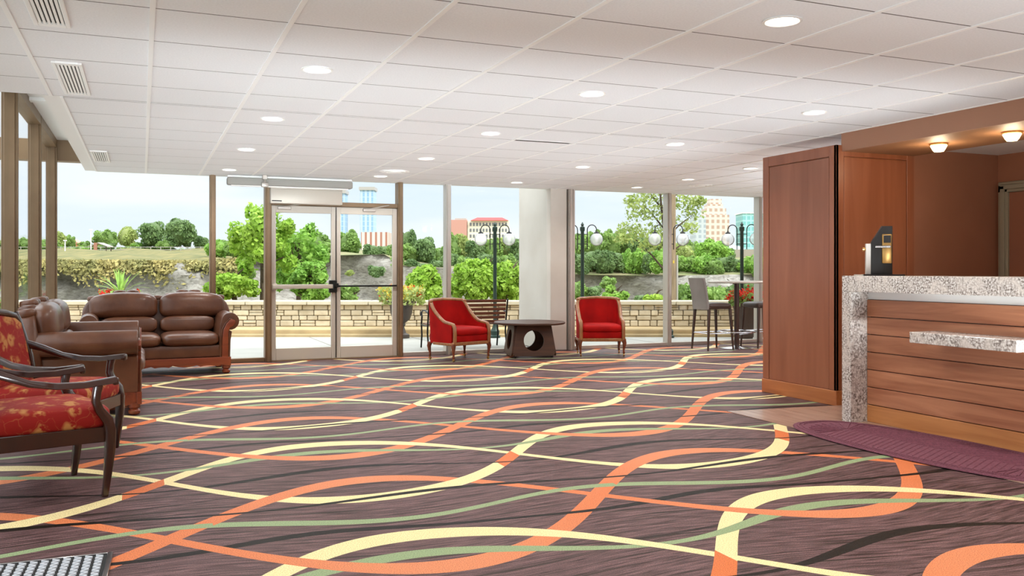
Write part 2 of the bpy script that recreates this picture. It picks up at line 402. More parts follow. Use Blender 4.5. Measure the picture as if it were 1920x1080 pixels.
M_ = {}
M_['carpet'] = carpet_mat()
M_['tile'] = mat('ceiling_tile', (236, 237, 239), .9, c2=(229, 230, 232), scale=90, bump=.08, bscale=260)
M_['tbar'] = mat('ceiling_grid_white', (246, 246, 245), .45)
M_['joint_shade'] = mat('ceiling_joint_shade', (92, 86, 82), .95)  # nearly flush dark fill; the joint shade is put into its colour
M_['white'] = mat('painted_white', (238, 238, 236), .6)
M_['white_gloss'] = mat('white_enamel', (240, 240, 238), .35)
M_['black'] = mat('black_gap', (12, 12, 12), .8)
M_['bronze'] = mat('champagne_aluminium', (132, 108, 80), .45, .25, c2=(122, 98, 72), scale=3)
M_['silver'] = mat('silver_aluminium', (190, 184, 176), .38, .45)
M_['doorframe'] = mat('door_aluminium', (198, 190, 178), .45, .2)
M_['chrome'] = mat('chrome', (205, 205, 208), .16, 1)
M_['glass'] = glass_mat('window_glass', refl=.15)
M_['column'] = mat('column_paint', (206, 201, 192), .7, c2=(198, 192, 182), scale=2, bump=.05)
M_['cherry'] = wood_mat('cherry_panel', (130, 72, 44), (152, 90, 60), 'z', .34, 1.0, .45)
M_['cherry_lt'] = wood_mat('cherry_plinth', (150, 84, 42), (182, 112, 62), 'y', .38)
M_['plank'] = wood_mat('counter_plank', (152, 92, 62), (194, 134, 98), 'y', .34, 2.0, .2)
M_['low_plank'] = wood_mat('golden_low_plank', (176, 112, 62), (206, 144, 88), 'y', .34, 2.0, .2)  # lowest plank of the counter, in a more golden tone
M_['oakfloor'] = wood_mat('laminate_floor', (146, 116, 100), (176, 146, 128), 'y', .25)
M_['darkwood'] = wood_mat('dark_mahogany', (42, 17, 9), (56, 24, 14), 'z', .22, coat=.5)
M_['tablewood'] = wood_mat('walnut_table', (54, 30, 16), (80, 46, 24), 'x', .5, coat=0)
M_['redwood'] = wood_mat('sofa_wood', (104, 44, 24), (142, 68, 38), 'x', .3, coat=.4)
M_['goldwood'] = wood_mat('gilded_wood', (124, 76, 42), (164, 112, 66), 'z', .35, coat=.3)
M_['legwood'] = wood_mat('turned_leg_wood', (84, 38, 20), (122, 60, 34), 'z', .3, coat=.4)
M_['granite'] = granite_mat()
M_['floral'] = floral_mat()
M_['leather'] = mat('brown_leather', (106, 66, 44), .32, c2=(86, 50, 32), scale=5, bump=.25, bscale=16, coat=.12)
M_['red'] = mat('red_velvet', (168, 12, 9), .75, c2=(140, 6, 6), scale=4, spec=.15)
M_['grey_leather'] = mat('grey_vinyl', (132, 128, 126), .42, c2=(120, 116, 114), scale=4)
M_['brown_leather'] = mat('dark_brown_vinyl', (62, 44, 38), .4)
M_['brownwall'] = mat('brown_wall_paint', (158, 104, 78), .75, c2=(152, 99, 73), scale=2)
M_['fascia'] = mat('soffit_paint', (168, 124, 100), .7)
M_['soffit_under'] = mat('soffit_underside_paint', (156, 112, 78), .6)
M_['trimgrey'] = mat('door_trim_paint', (150, 140, 120), .55)
M_['doorbrown'] = mat('door_leaf_brown', (150, 96, 72), .6)
M_['mat'] = mat('purple_mat', (122, 68, 82), .9, c2=(102, 54, 68), scale=60, bump=.8, bscale=120)
M_['lit'] = emis('downlight_lens', (1, .97, .9), 6)
M_['warmlit'] = emis('frosted_glass_lit', (1, .88, .66), 5.0)
M_['ribmetal'] = mat('brushed_steel', (206, 210, 216), .45, .15)
M_['brass'] = mat('brass', (190, 150, 90), .28, .9)
M_['blackmetal'] = mat('black_iron', (24, 26, 24), .45, .4)
M_['greenmetal'] = mat('dark_green_iron', (34, 54, 46), .45, .3)
M_['blackplastic'] = mat('black_plastic', (28, 24, 22), .3)
M_['concrete'] = mat('pavement_concrete', (172, 171, 164), .9, c2=(161, 160, 153), scale=1.2, bump=.1, bscale=60)
M_['joint'] = mat('pavement_joint', (120, 116, 106), .9)
M_['curb'] = mat('tan_curb', (190, 166, 124), .9, c2=(172, 150, 112), scale=3)
M_['stone'] = mat('limestone_blocks', (208, 196, 170), .9, c2=(190, 176, 148), scale=6, bump=.5, bscale=18, isl=.14)
M_['mortar'] = mat('mortar', (168, 156, 130), .95)
M_['cap'] = mat('limestone_cap', (200, 192, 168), .85, c2=(190, 180, 156), scale=5)
M_['benchwood'] = wood_mat('bench_slat', (84, 42, 26), (124, 68, 42), 'x', .45)
M_['bark'] = mat('bark', (92, 76, 60), .95, c2=(62, 50, 40), scale=12, stretch=(3, 3, .6), bump=.5)
def leaf(name, c, c2): return mat(name, c, .55, c2=c2, scale=1.1, isl=.28, trans=.38, spec=.3)
M_['leaf_lime'] = leaf('lime_leaf', (172, 202, 84), (140, 180, 66))
M_['leaf_bright'] = leaf('bright_leaf', (158, 196, 92), (126, 172, 76))
M_['leaf_mid'] = leaf('mid_green_leaf', (150, 180, 98), (122, 154, 84))
M_['leaf_dark'] = leaf('deep_green_leaf', (130, 156, 98), (104, 134, 84))  # greens lightened to carry the far trees' haze in their colour
M_['leaf_olive'] = leaf('olive_leaf', (182, 194, 118), (156, 174, 100))
M_['grass_leaf'] = leaf('spiky_leaf', (150, 190, 90), (180, 206, 120))
M_['petal_red'] = mat('red_petal', (216, 46, 26), .6, isl=.2, trans=.2)
M_['petal_pink'] = mat('pink_petal', (220, 110, 120), .6, isl=.2, trans=.2)
M_['petal_yellow'] = mat('yellow_petal', (220, 190, 70), .6, isl=.2, trans=.2)
M_['terracotta'] = mat('red_pot', (150, 50, 50), .6)
def cliff_mat():
    m, nt, p, out = new_mat('gorge_rock'); N = nt.nodes.new; L = nt.links.new
    tc = N('ShaderNodeTexCoord'); mp = N('ShaderNodeMapping'); mp.inputs['Scale'].default_value = (1.3, 1.3, 3.2); L(tc.outputs['Object'], mp.inputs[0])
    n = N('ShaderNodeTexNoise'); n.inputs['Scale'].default_value = .8; n.inputs['Detail'].default_value = 10; n.inputs['Roughness'].default_value = .65; n.inputs['Distortion'].default_value = .8; L(mp.outputs[0], n.inputs[0])
    r = N('ShaderNodeValToRGB'); L(n.outputs[0], r.inputs[0]); e = r.color_ramp.elements; e[0].position = .34; e[1].position = .68; e[0].color = lin((118, 113, 106)); e[1].color = lin((178, 174, 166)); q = e.new(.5); q.color = lin((152, 147, 138))
    L(r.outputs[0], p.inputs['Base Color']); p.inputs['Roughness'].default_value = .95
    b = N('ShaderNodeBump'); b.inputs['Strength'].default_value = .5; b.inputs['Distance'].default_value = .5; L(n.outputs[0], b.inputs['Height']); L(b.outputs[0], p.inputs['Normal'])
    return m
M_['rock'] = cliff_mat()
M_['meadow'] = mat('dry_meadow', (132, 122, 72), .95, c2=(92, 96, 52), scale=.45, detail=8)
M_['scrub'] = mat('scrub_ground', (112, 122, 74), .95, c2=(140, 130, 96), scale=.3, detail=8)

# ------------------------------------------------------------------ room shell
XL, YF, YB, XR = -1.03, 12.3, -3.6, 13.0
ZC, ZP = 2.5, 2.86
b = MB(); b.box(XL - .1, XR, YB, YF + .06, -.2, 0); struct(b.obj('floor', M_['carpet']), 'dark brown carpet with crossing cream and orange wave bands')
b = MB()
poly = [(4.70, -1.0), (6.6, -1.0), (6.6, 6.235), (5.84, 6.235), (4.73, 6.36)]
b.add([(x, y, .006) for x, y in poly] + [(x, y, .001) for x, y in poly], [(0, 1, 2, 3, 4)] + [(i, (i + 1) % 5, 5 + (i + 1) % 5, 5 + i) for i in range(5)])
struct(b.obj('floor_reception', M_['oakfloor']), 'strip of wooden floor in front of the reception counter')

# ceiling: tiles, hanging T bars along Y, joint shade along X painted as a dark sheet
b = MB()
gx = [.0474 + .65 * k for k in range(-1, 21)]; gy = [5.196 + .65 * k for k in range(-14, 12)]
def ceil_rect(x0, x1, y0, y1):
    b.cur = 0
    xs = [x0] + [g for g in gx if x0 + .03 < g < x1 - .03] + [x1]; ys = [y0] + [g for g in gy if y0 + .03 < g < y1 - .03] + [y1]
    for i in range(len(xs) - 1):
        for j in range(len(ys) - 1):
            b.box(xs[i], xs[i + 1], ys[j] + .0055, ys[j + 1] - .0055, ZC, ZC + .02)
    b.cur = 1
    for g in xs[1:-1]: b.box(g - .013, g + .013, y0, y1, ZC - .006, ZC + .001)
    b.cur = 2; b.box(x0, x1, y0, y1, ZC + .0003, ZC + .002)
ceil_rect(-.53, XR, 7.1, YF)
ceil_rect(XL, XR, YB, 7.1)
b.cur = 1
b.box(-.545, -.525, 7.1, YF, ZC - .008, ZC + .001)
b.cur = 3
b.box(-.66, -.53, 7.1, YF + .02, ZC, ZP)            # bulkhead strip beside the pocket
b.box(XL - .02, -.66, 6.98, 7.1, ZC + .021, ZP)             # end of the pocket
b.box(XL - .1, XR + .1, YB - .1, YF + .2, ZP, ZP + .15)   # roof slab
b.box(-.98, -.66, 9.3, 9.42, ZP - .03, ZP)
struct(b.obj('ceiling', [M_['tile'], M_['tbar'], M_['joint_shade'], M_['white']]), 'white suspended tile ceiling')
# far soffit edge above the glazing
b = MB(); b.box(-.53, XR, YF - .02, YF + .1, ZC - .0, ZP); struct(b.obj('trim_1', M_['white']), 'white ceiling edge over the far windows')

def mullion(b, x, y, z0, z1, along='x', w=.075, d=.15, both=False):
    """vertical window post, section with a raised nose"""
    if along == 'x':
        b.box(x - w / 2, x + w / 2, y - d / 2, y + d / 2, z0, z1, bev=.004); b.box(x - w * .28, x + w * .28, y - d / 2 - .02, y + d / 2 + .02, z0, z1, bev=.003)
    else:
        b.box(x - d / 2, x + d / 2, y - w / 2, y + w / 2, z0, z1, bev=.004); b.box(x - d / 2 - .02, x + d / 2 + .02, y - w * .28, y + w * .28, z0, z1, bev=.003)
wn = 0
def window(x0, x1, z0=.0, z1=ZP, m='bronze', posts=(True, True), lab=''):
    """glazing bay on the far wall between post centres"""
    global wn; wn += 1
    t = thing('window_%d' % wn, lab, 'window', ((x0 + x1) / 2, YF, 0)); del t['category']; struct(t)
    h = (x1 - x0) / 2
    b = MB(); b.box(-h + .03, h - .03, -.05, .05, 0, .055, bev=.004); b.box(-h + .03, h - .03, -.05, .05, z1 - .06, z1, bev=.004); b.obj('window_frame', M_[m], t)
    b = MB(); b.box(-h + .03, h - .03, -.004, .004, .055, z1 - .06); b.obj('window_pane', M_['glass'], t)
    if posts[1]:
        b = MB(); mullion(b, h, 0, 0, z1); b.obj('window_post', M_[m], t, smooth=True)
    return t
window(XL + .02, .865, lab='far window bay behind the loveseat', posts=(False, True))
window(.865, 1.575, lab='narrow far window bay left of the glass doors', posts=(False, False))
window(3.42, 4.15, m='silver', lab='narrow far window bay right of the glass doors')
window(4.15, 5.80, m='silver', lab='far window bay behind the red chair and table', posts=(False, False))
window(6.10, 7.96, m='silver', lab='far window bay behind the right red chair')
window(7.96, 9.80, m='silver', lab='far window bay behind the bar table')
window(9.80, 11.4, m='silver', lab='far window bay behind the second bar stool')
window(11.4, 13.0, m='silver', lab='far window bay at the right end', posts=(False, False))
b = MB(); mullion(b, 6.14, YF, 0, ZP, d=.2); b.box(6.19, 6.22, YF - .08, YF + .1, 0, ZP); struct(b.obj('window_post_column', M_['silver'], smooth=True), 'silver window post beside the white column'); bpy.data.objects['window_post_column'].name = 'trim_2'
# head beam visible in the pocket
b = MB(); b.box(-1.9, -.66, YF - .06, YF + .12, 2.60, ZP); struct(b.obj('trim_3', M_['bronze']), 'bronze head beam of the far glazing')
# left glazing
ypost = [12.22, 10.38, 8.5, 6.6, 4.7, 2.8, .9, -1.0]
for i, y in enumerate(ypost):
    wn += 1
    t = thing('window_%d' % wn, 'left glazing bay number %s from the far corner' % ['one', 'two', 'three', 'four', 'five', 'six', 'seven', 'eight'][i], 'window', (XL, y, 0)); del t['category']; struct(t)
    b = MB(); mullion(b, 0, 0, 0, ZP, 'y', .085, .085); b.obj('window_post', M_['bronze'], t, smooth=True)
    if i < len(ypost) - 1:
        L_ = y - ypost[i + 1]
        b = MB(); b.box(-.05, .05, -L_ + .04, -.04, 0, .055); b.box(-.06, .06, -L_ + .04, -.04, ZP - .10, ZP); b.obj('window_frame', M_['bronze'], t)
        b = MB(); b.box(-.004, .004, -L_ + .04, -.04, .055, ZP - .10); b.obj('window_pane', M_['glass'], t)
b = MB(); b.box(XL - .1, XR + .1, YB - .1, YB, 0, ZP); struct(b.obj('wall_back', M_['brownwall']))
b = MB(); b.box(XL - .05, XL + .05, YB, -1.0, 0, ZP); struct(b.obj('wall_left', M_['white']))
b = MB(); b.box(XR, XR + .1, YB, YF, 0, ZP); struct(b.obj('wall_right', M_['brownwall']))
b = MB(); b.box(6.82, XR, 6.30, 6.42, 0, ZC); struct(b.obj('wall_reception', M_['brownwall']), 'brown wall behind the reception counter')
b = MB(); b.box(8.02, 8.14, YB, 6.30, 0, ZC); struct(b.obj('wall_office', M_['brownwall']), 'brown side wall with the office door')
# inner ceiling of the reception, soffit beam
b = MB(); b.box(6.75, 8.1, YB, 6.3, 2.41, 2.47); struct(b.obj('ceiling_reception', M_['white']), 'white ceiling behind the soffit')
b = MB(); b.box(5.92, 5.95, YB, 6.25, 2.333, ZC - .004); b.cur = 1; b.box(5.95, 6.80, YB, 6.25, 2.333, 2.36); b.cur = 0; b.box(6.77, 6.80, YB, 6.25, 2.36, 2.45); b.box(5.95, 6.80, 6.22, 6.25, 2.36, 2.49)
struct(b.obj('trim_4', [M_['fascia'], M_['soffit_under']]), 'rose brown soffit over the reception counter')
# white column fin
b = MB(); b.box(5.80, 6.08, 12.22, 13.45, 0, 3.0, bev=.008); struct(b.obj('column', M_['column'])); o = bpy.data.objects['column']; tag(o, 'square white column standing through the far glazing'); o.name = 'wall_column'

# office door in the side wall
t = thing('door_1', 'brown office door with grey frame behind the reception', 'door', (8.02, 5.4, 0)); del t['category']; struct(t)
b = MB(); b.box(-.04, .02, .76, .87, 0, 2.10, bev=.008); b.box(-.055, .0, .79, .84, 0, 2.09, bev=.006); b.box(-.04, .02, -.35, .87, 2.02, 2.13, bev=.008); b.box(-.055, .0, -.33, .84, 2.05, 2.10, bev=.006); b.box(-.04, .02, -.35, -.24, 0, 2.1, bev=.008); b.obj('door_frame', M_['trimgrey'], t, True)
b = MB(); b.box(-.015, .012, -.24, .76, 0.01, 2.02); b.obj('door_leaf', M_['doorbrown'], t)
b = MB(); b.lathe([(.0, 0), (.025, 0), (.03, .02), (.012, .03), (.012, .05), (.028, .06), (.022, .085), (0, .09)], 16, Matrix.Translation((-.02, -.17, 1.0)) @ Matrix.Rotation(R(-90), 4, 'Y')); b.obj('door_knob', M_['brass'], t, True)

# entrance doors
t = thing('door_2', 'pair of aluminium framed glass entrance doors', 'door', (1.535, YF, 0)); del t['category']; struct(t)
W = 3.456 - 1.535
b = MB(); b.box(0, .085, -.09, .09, 0, ZP, bev=.004); b.box(.02, .065, -.11, .11, 0, ZP, bev=.003); b.box(W - .072, W, -.09, .09, 0, ZP, bev=.004); b.box(W - .055, W - .02, -.11, .11, 0, ZP, bev=.003); b.box(.085, W - .072, -.07, .07, 2.13, 2.19, bev=.004); b.box(.085, W - .07, -.09, .09, 0, .012); b.obj('door_frame', M_['bronze'], t, True)
b = MB(); b.box(.085, W - .072, -.004, .004, 2.19, ZP); b.obj('transom_pane', M_['glass'], t)
for k, (a, c) in enumerate([(.087, .966), (.972, W - .075)]):
    b = MB(); st = .062
    b.box(a, a + st, -.025, .025, .012, 2.125, bev=.003); b.box(c - st, c, -.025, .025, .012, 2.125, bev=.003); b.box(a + st, c - st, -.025, .025, .012, .17, bev=.003); b.box(a + st, c - st, -.025, .025, 2.03, 2.125, bev=.003)
    lf = b.obj('door_leaf', M_['doorframe'], t, True)
    b = MB(); b.box(a + st, c - st, -.004, .004, .17, 2.03); b.obj('glass_pane', M_['glass'], lf)
    b = MB()
    if k == 0:
        b.box(a + .01, c - .03, -.085, -.045, .985, 1.045, bev=.008, seg=2); b.box(a, a + .07, -.07, -.02, .97, 1.06, bev=.005)
    else:
        b.box(a, c - .01, -.06, -.04, 1.005, 1.03, bev=.006, seg=2)
    b.obj('push_bar', M_['doorframe' if k == 0 else 'blackmetal'], lf, True)
    if k == 0:
        b = MB(); b.box(c - .10, c + .01, -.075, -.02, .93, 1.10, bev=.008); b.box(c - .03, c + .03, -.09, -.05, 1.0, 1.06, bev=.006); b.tube([(c - .04, -.08, 1.08), (c - .04, -.09, .96)], .012); b.obj('latch_case', M_['blackmetal'], lf, True)
    b = MB(); xx = (a + .08, a + .40) if k == 0 else (c - .50, c - .2)
    b.box(xx[0], xx[0] + .18, -.07, -.03, 2.07, 2.11, bev=.006); b.tube([(xx[0] + .1, -.06, 2.11), (xx[1], -.10, 2.15)], .009); b.tube([(xx[1], -.10, 2.15), (xx[1] + .1, -.05, 2.17)], .009); b.obj('door_closer', M_['silver'], lf, True)
    if k == 1:
        b = MB(); b.box(a - .008, a + .004, -.035, .035, .02, 2.12); b.obj('weather_strip', M_['blackplastic'], lf)
b = MB(); b.box(.055, 1.02, -.22, -.09, 2.14, 2.335, bev=.01, seg=2); b.box(.055, 1.02, -.215, -.09, 2.335, 2.36, bev=.004); op = b.obj('door_operator', M_['doorframe'], t, True); op['label'] = 'long aluminium door operator box over the left leaf'
b = MB(); b.box(.07, .20, -.223, -.219, 2.165, 2.18); b.obj('operator_badge', M_['blackplastic'], op)

t = thing('shade_cassette', 'long pale roller shade box under the ceiling above the left glass door', 'shade', (1.03, YF - .2, 2.365))
b = MB(); b.box(0, 1.66, -.07, .07, .0, .10, bev=.02, seg=2); b.obj('housing', mat('grey_housing', (150, 147, 141), .6), t, True)
b = MB(); b.box(.005, 1.655, -.05, .05, .10, .13, bev=.01); b.obj('mounting_rail', M_['white_gloss'], t, True)
b = MB(); b.tube([(.05, -.03, -.005), (1.60, -.03, -.005)], .014, 10); b.obj('bottom_bar', M_['white_gloss'], t, True)
t = thing('door_sensor', 'small grey sensor bracket at ceiling left of the door operator', 'sensor', (1.50, YF - .32, 2.40))
b = MB(); b.box(-.03, .03, -.03, .03, .04, .10, bev=.006); b.tube([(0, 0, .05), (.0, -.02, -.02)], .012); b.obj('bracket', M_['silver'], t, True)
b = MB(); b.box(-.045, .045, -.05, .03, -.06, .0, bev=.012, seg=2); b.obj('sensor_head', M_['silver'], t, True)

# ------------------------------------------------------------------ ceiling fixtures
def downlight():
    t = thing('recessed_downlight', '', 'ceiling light', (0, 0, ZC), 0, 'recessed downlights in the tile ceiling')
    b = MB(); b.lathe([(.098, -.001), (.098, -.007), (.086, -.009), (.080, -.004), (.078, .004)], 36); b.obj('trim_ring', M_['white_gloss'], t, True)
    b = MB(); b.lathe([(.0, -.004), (.079, -.003), (.079, -.001), (0, -.001)], 36); b.obj('lens', M_['lit'], t, True)
    return t
first = downlight(); used = False
DL = [(1.0, 3.54), (1.01, 5.53), (1.0, 7.48), (1.0, 9.48), (1.01, 11.49), (2.97, 3.54), (2.95, 5.53), (2.95, 7.5), (2.95, 9.48), (2.94, 11.5), (4.92, 3.54), (4.93, 5.5), (4.90, 7.43), (4.94, 9.5), (4.95, 11.56), (6.92, 7.6), (6.914, 8.82), (6.965, 10.24), (6.92, 11.53), (1.0, 1.5), (2.95, 1.5), (4.92, 1.5), (1.0, -.5), (2.95, -.5), (8.9, 8.0), (8.9, 10.0), (10.9, 8.0), (10.9, 10.0), (10.9, 11.5)]
colw = {1.0: 'leftmost row', 2.95: 'second row from left', 4.92: 'third row from left', 6.92: 'row near the wood column', 8.9: 'row over the bar table', 10.9: 'row at the far right'}
rows_n = {}
for (x, y) in DL:
    rn = colw[min(colw, key=lambda k: abs(k - x))]; rows_n[rn] = rows_n.get(rn, 0) + 1
for i, (x, y) in enumerate(DL):
    key = min(colw, key=lambda k: abs(k - x)); rn = colw[key]
    order = sorted([q[1] for q in DL if min(colw, key=lambda k: abs(k - q[0])) == key], reverse=True).index(y)
    lab = 'round recessed downlight, %s, %s from the far windows' % (rn, ['nearest', 'second', 'third', 'fourth', 'fifth', 'sixth', 'seventh'][order])
    t = first if i == 0 else dup(first, (x, y, ZC), 0)
    t.location = (x, y, ZC); t['label'] = lab
    l = light('downlight_lamp', 'SPOT', (0, 0, -.03), (0, 0, 0), 28, (1, .95, .90)); l.data.spot_size = R(150); l.data.spot_blend = .8; l.data.shadow_soft_size = .07; l.parent = t
for (x, y, r, lab) in [(2.96, 10.86, .19, 'round white ceiling diffuser in front of the glass doors'), (7.61, 10.88, .18, 'round white ceiling diffuser near the bar table')]:
    t = thing('ceiling_diffuser', lab, 'vent', (x, y, ZC), 0)
    b = MB(); b.lathe([(r, -.001), (r, -.006), (r * .9, -.012), (r * .8, -.004)], 36); b.lathe([(r * .72, -.003), (r * .72, -.012), (r * .55, -.016), (r * .5, -.005)], 36); b.obj('cone_ring', M_['tbar'], t, True)
    b = MB(); b.lathe([(0, -.022), (r * .4, -.02), (r * .42, -.012), (0, -.008)], 30); b.obj('centre_disc', M_['tbar'], t, True)
for k, (y0, y1, lab) in enumerate([(4.05, 5.05, 'nearest white slotted air vent at left ceiling edge'), (5.92, 6.95, 'middle white slotted air vent at left ceiling edge'), (10.2, 11.2, 'farthest small white slotted air vent near the far window')]):
    t = thing('ceiling_vent', lab, 'vent', (-.42, (y0 + y1) / 2, ZC), 0, 'slotted vents along the left ceiling edge')
    hh = (y1 - y0) / 2; b = MB(); b.box(-.085, -.062, -hh, hh, -.012, 0, bev=.003); b.box(.062, .085, -hh, hh, -.012, 0, bev=.003); b.box(-.062, .062, -hh, -hh + .05, -.012, 0); b.box(-.062, .062, hh - .05, hh, -.012, 0); b.obj('vent_frame', M_['tbar'], t)
    b = MB(); b.box(-.062, .062, -hh + .05, hh - .05, -.002, -.001); b.obj('vent_duct', M_['black'], t)
    for q in range(6):
        xx = -.062 + .124 * (q + .5) / 6 - .0045
        b = MB(); b.box(xx - .0065 + .0045, xx + .0065 + .0045, -hh + .05, hh - .05, -.011, -.003); b.obj('vent_blade', M_['tbar'], t)
t = thing('slot_diffuser', 'thin dark linear slot diffuser between tiles at mid ceiling', 'vent', (3.6, 7.80, ZC))
b = MB(); b.box(-.31, .31, -.045, -.03, -.0015, 0); b.box(-.31, .31, .03, .045, -.0015, 0); b.obj('slot_frame', M_['tbar'], t)
b = MB(); b.box(-.31, .31, -.03, .03, -.0012, -.0005); b.obj('slot_gap', M_['black'], t)
for k, (y, lab) in enumerate([(5.53, 'lit frosted glass cup light, the farther one under the soffit'), (4.84, 'lit frosted glass cup light, the middle one under the soffit'), (4.15, 'lit frosted glass cup light, outside the frame under the soffit')]):
    t = thing('soffit_lamp', lab, 'ceiling light', (6.32, y, 2.333), 0, 'glass cup lights under the soffit')
    b = MB(); b.lathe([(.075, 0), (.075, -.012), (.06, -.018)], 28); b.obj('lamp_base', M_['brass'], t, True)
    b = MB(); b.lathe([(.062, -.016), (.068, -.02), (.05, -.055), (.038, -.07), (0, -.072)], 28); b.obj('glass_shade', M_['warmlit'], t, True)
    l = light('soffit_bulb', 'POINT', (0, 0, -.12), (0, 0, 0), 5, (1, .80, .55)); l.data.shadow_soft_size = .05; l.parent = t

# ------------------------------------------------------------------ reception: wood pier and counter
t = thing('wood_pier', 'tall cherry wood panelled pier beside the reception counter', 'pier', (5.85, 6.24, 0))
D_, Wp, Hh = 1.03, .96, 2.39
b = MB(); b.box(.02, Wp, .02, D_ - .02, .02, 1.95); b.box(.02, .12, .02, D_ - .02, 1.95, Hh - .01); b.box(.12, Wp, .02, .12, 1.95, Hh - .01); b.obj('core', M_['cherry'], t)  # unseen core cut low behind the faces so light reaches the ceiling above
def panel_face(tr, L0, nm):
    """frame-and-panel face of length L0 in local XZ (facing -Y)"""
    b = MB(); b.box(0, .09, -.0, .03, .14, Hh, tr, .003); b.box(L0 - .09, L0, 0, .03, .14, Hh, tr, .003); b.box(.09, L0 - .09, 0, .03, Hh - .10, Hh, tr, .003)
    b.obj('panel_frame', M_['cherry'], t)
    b = MB(); b.box(.096, L0 - .096, .004, .03, .14, Hh - .106, tr, .003); b.obj('panel', M_['cherry'], t)
    b = MB(); b.box(-.006, L0 + .006, -.008, .03, 0, .138, tr, .003); b.obj('plinth', M_['cherry_lt'], t)
panel_face(Matrix.Identity(4), Wp, 'a')
panel_face(Matrix(((0, 1, 0, 0), (-1, 0, 0, D_), (0, 0, 1, 0), (0, 0, 0, 1))), D_, 'b')

t = thing('reception_counter', 'long reception desk with granite waterfall top and horizontal wood planks', 'reception desk', (5.30, 5.59, 0))
y1 = -7.4
b = MB(); b.box(0, .62, y1, 0, 1.068, 1.197, bev=.004); b.box(0, .62, -.10, 0, 0, 1.0675, bev=.003); gr = b.obj('granite_top', M_['granite'], t); gr['label'] = 'speckled grey granite top and end leg'
b = MB(); b.box(.185, .21, y1, -.10, 1.005, 1.066); b.obj('reveal_strip', M_['white_gloss'], t)
for i in range(7):
    z0 = .143 * i + .004; b = MB(); b.box(.17, .20, y1, -.101, z0 + .002, z0 + .139, bev=.003); b.obj('plank', M_['plank' if i else 'low_plank'], t)
b = MB(); b.box(.20, .60, y1, -.11, .01, 1.06); b.obj('carcass', M_['darkwood'], t)
b = MB(); b.box(-.10, .172, -1.64, -.78, .71, .79, bev=.004); o = b.obj('side_shelf', M_['granite'], t); o['label'] = 'small granite shelf jutting from the plank front'

# mat in front of counter
t = thing('oval_floor_mat', 'purple oval floor mat with fan pattern in front of the counter', 'mat', (5.03, 4.50, .007), R(2))
def oval(sx, sy, z, n=80, e=.72):
    return [(math.copysign(abs(math.cos(2 * math.pi * i / n)) ** e, math.cos(2 * math.pi * i / n)) * sx, math.copysign(abs(math.sin(2 * math.pi * i / n)) ** .95, math.sin(2 * math.pi * i / n)) * sy, z) for i in range(n)]
def oval_ring(b, s0, s1, z0, z1):
    P0, P1, P2, P3 = oval(.45 * s0, 1.15 - .45 * (1 - s0), z0), oval(.45 * s0, 1.15 - .45 * (1 - s0), z1), oval(.45 * s1, 1.15 - .45 * (1 - s1), z1), oval(.45 * s1, 1.15 - .45 * (1 - s1), z0); n = 80
    b.add(P0 + P1 + P2 + P3, [(q * n + i, q * n + (i + 1) % n, ((q + 1) % 4) * n + (i + 1) % n, ((q + 1) % 4) * n + i) for q in range(4) for i in range(n)])
b = MB(); P = oval(.45, 1.15, 0) + oval(.445, 1.145, .008); b.add(P, [tuple(range(80))[::-1], tuple(range(80, 160))] + [(i, (i + 1) % 80, 80 + (i + 1) % 80, 80 + i) for i in range(80)])
for (s0, s1) in ((.93, .89), (.85, .82)): oval_ring(b, s0, s1, .006, .012)
for yy, sg in ((.72, 1), (-.72, -1)):
    for k in range(13):
        a = math.pi * k / 12; b.tube([(.05 * math.cos(a), yy + sg * .05 * math.sin(a), .008), (.30 * math.cos(a), yy + sg * .26 * math.sin(a), .008)], [.004, .009], 5)
for k in range(30):
    yy = -.70 + 1.4 * k / 29; b.tube([(-.34, yy - .10, .008), (-.0, yy + .05, .008), (.34, yy - .10, .008)], .0045, 4)
b.obj('mat_body', M_['mat'], t, True)

# lock sample on the counter
t = thing('lock_display', 'black hotel door lock sample with brass plate on the counter end', 'lock display', (5.50, 5.36, 1.197), R(-38))
b = MB(); b.prism([(-.085, .012), (.075, .012), (.075, .40), (-.005, .40), (-.085, .27)], -.03, .03, bev=.004); b.obj('door_block', M_['blackplastic'], t, True)
b = MB(); b.box(-.125, -.085, -.026, .026, .012, .26, bev=.003); o = b.obj('edge_plate', M_['silver'], t); o['label'] = 'silver edge plate'
b = MB(); b.box(-.15, .16, -.09, .09, 0, .012, bev=.003); b.obj('stand', M_['blackplastic'], t)
b = MB(); b.box(-.21, -.13, -.04, .04, 0, .010, bev=.003); b.obj('card_plate', M_['silver'], t)
b = MB(); b.box(-.005, .068, -.046, -.03, .10, .335, bev=.006, seg=2); lp = b.obj('lock_plate', M_['brass'], t, True)
b = MB(); b.box(.006, .060, -.050, -.045, .265, .325, bev=.004); b.obj('card_reader', M_['blackplastic'], lp, True)
b = MB(); b.tube([(.045, -.046, .232), (.045, -.075, .232)], .012, 12); b.tube([(.05, -.075, .232), (-.06, -.078, .232)], [.012, .009], 12); b.obj('lever_handle', M_['chrome'], lp, True)
b = MB(); b.tube([(-.105, .0, .215), (-.145, .0, .215)], [.010, .018], 12); b.obj('latch_knob', M_['brass'], t, True)

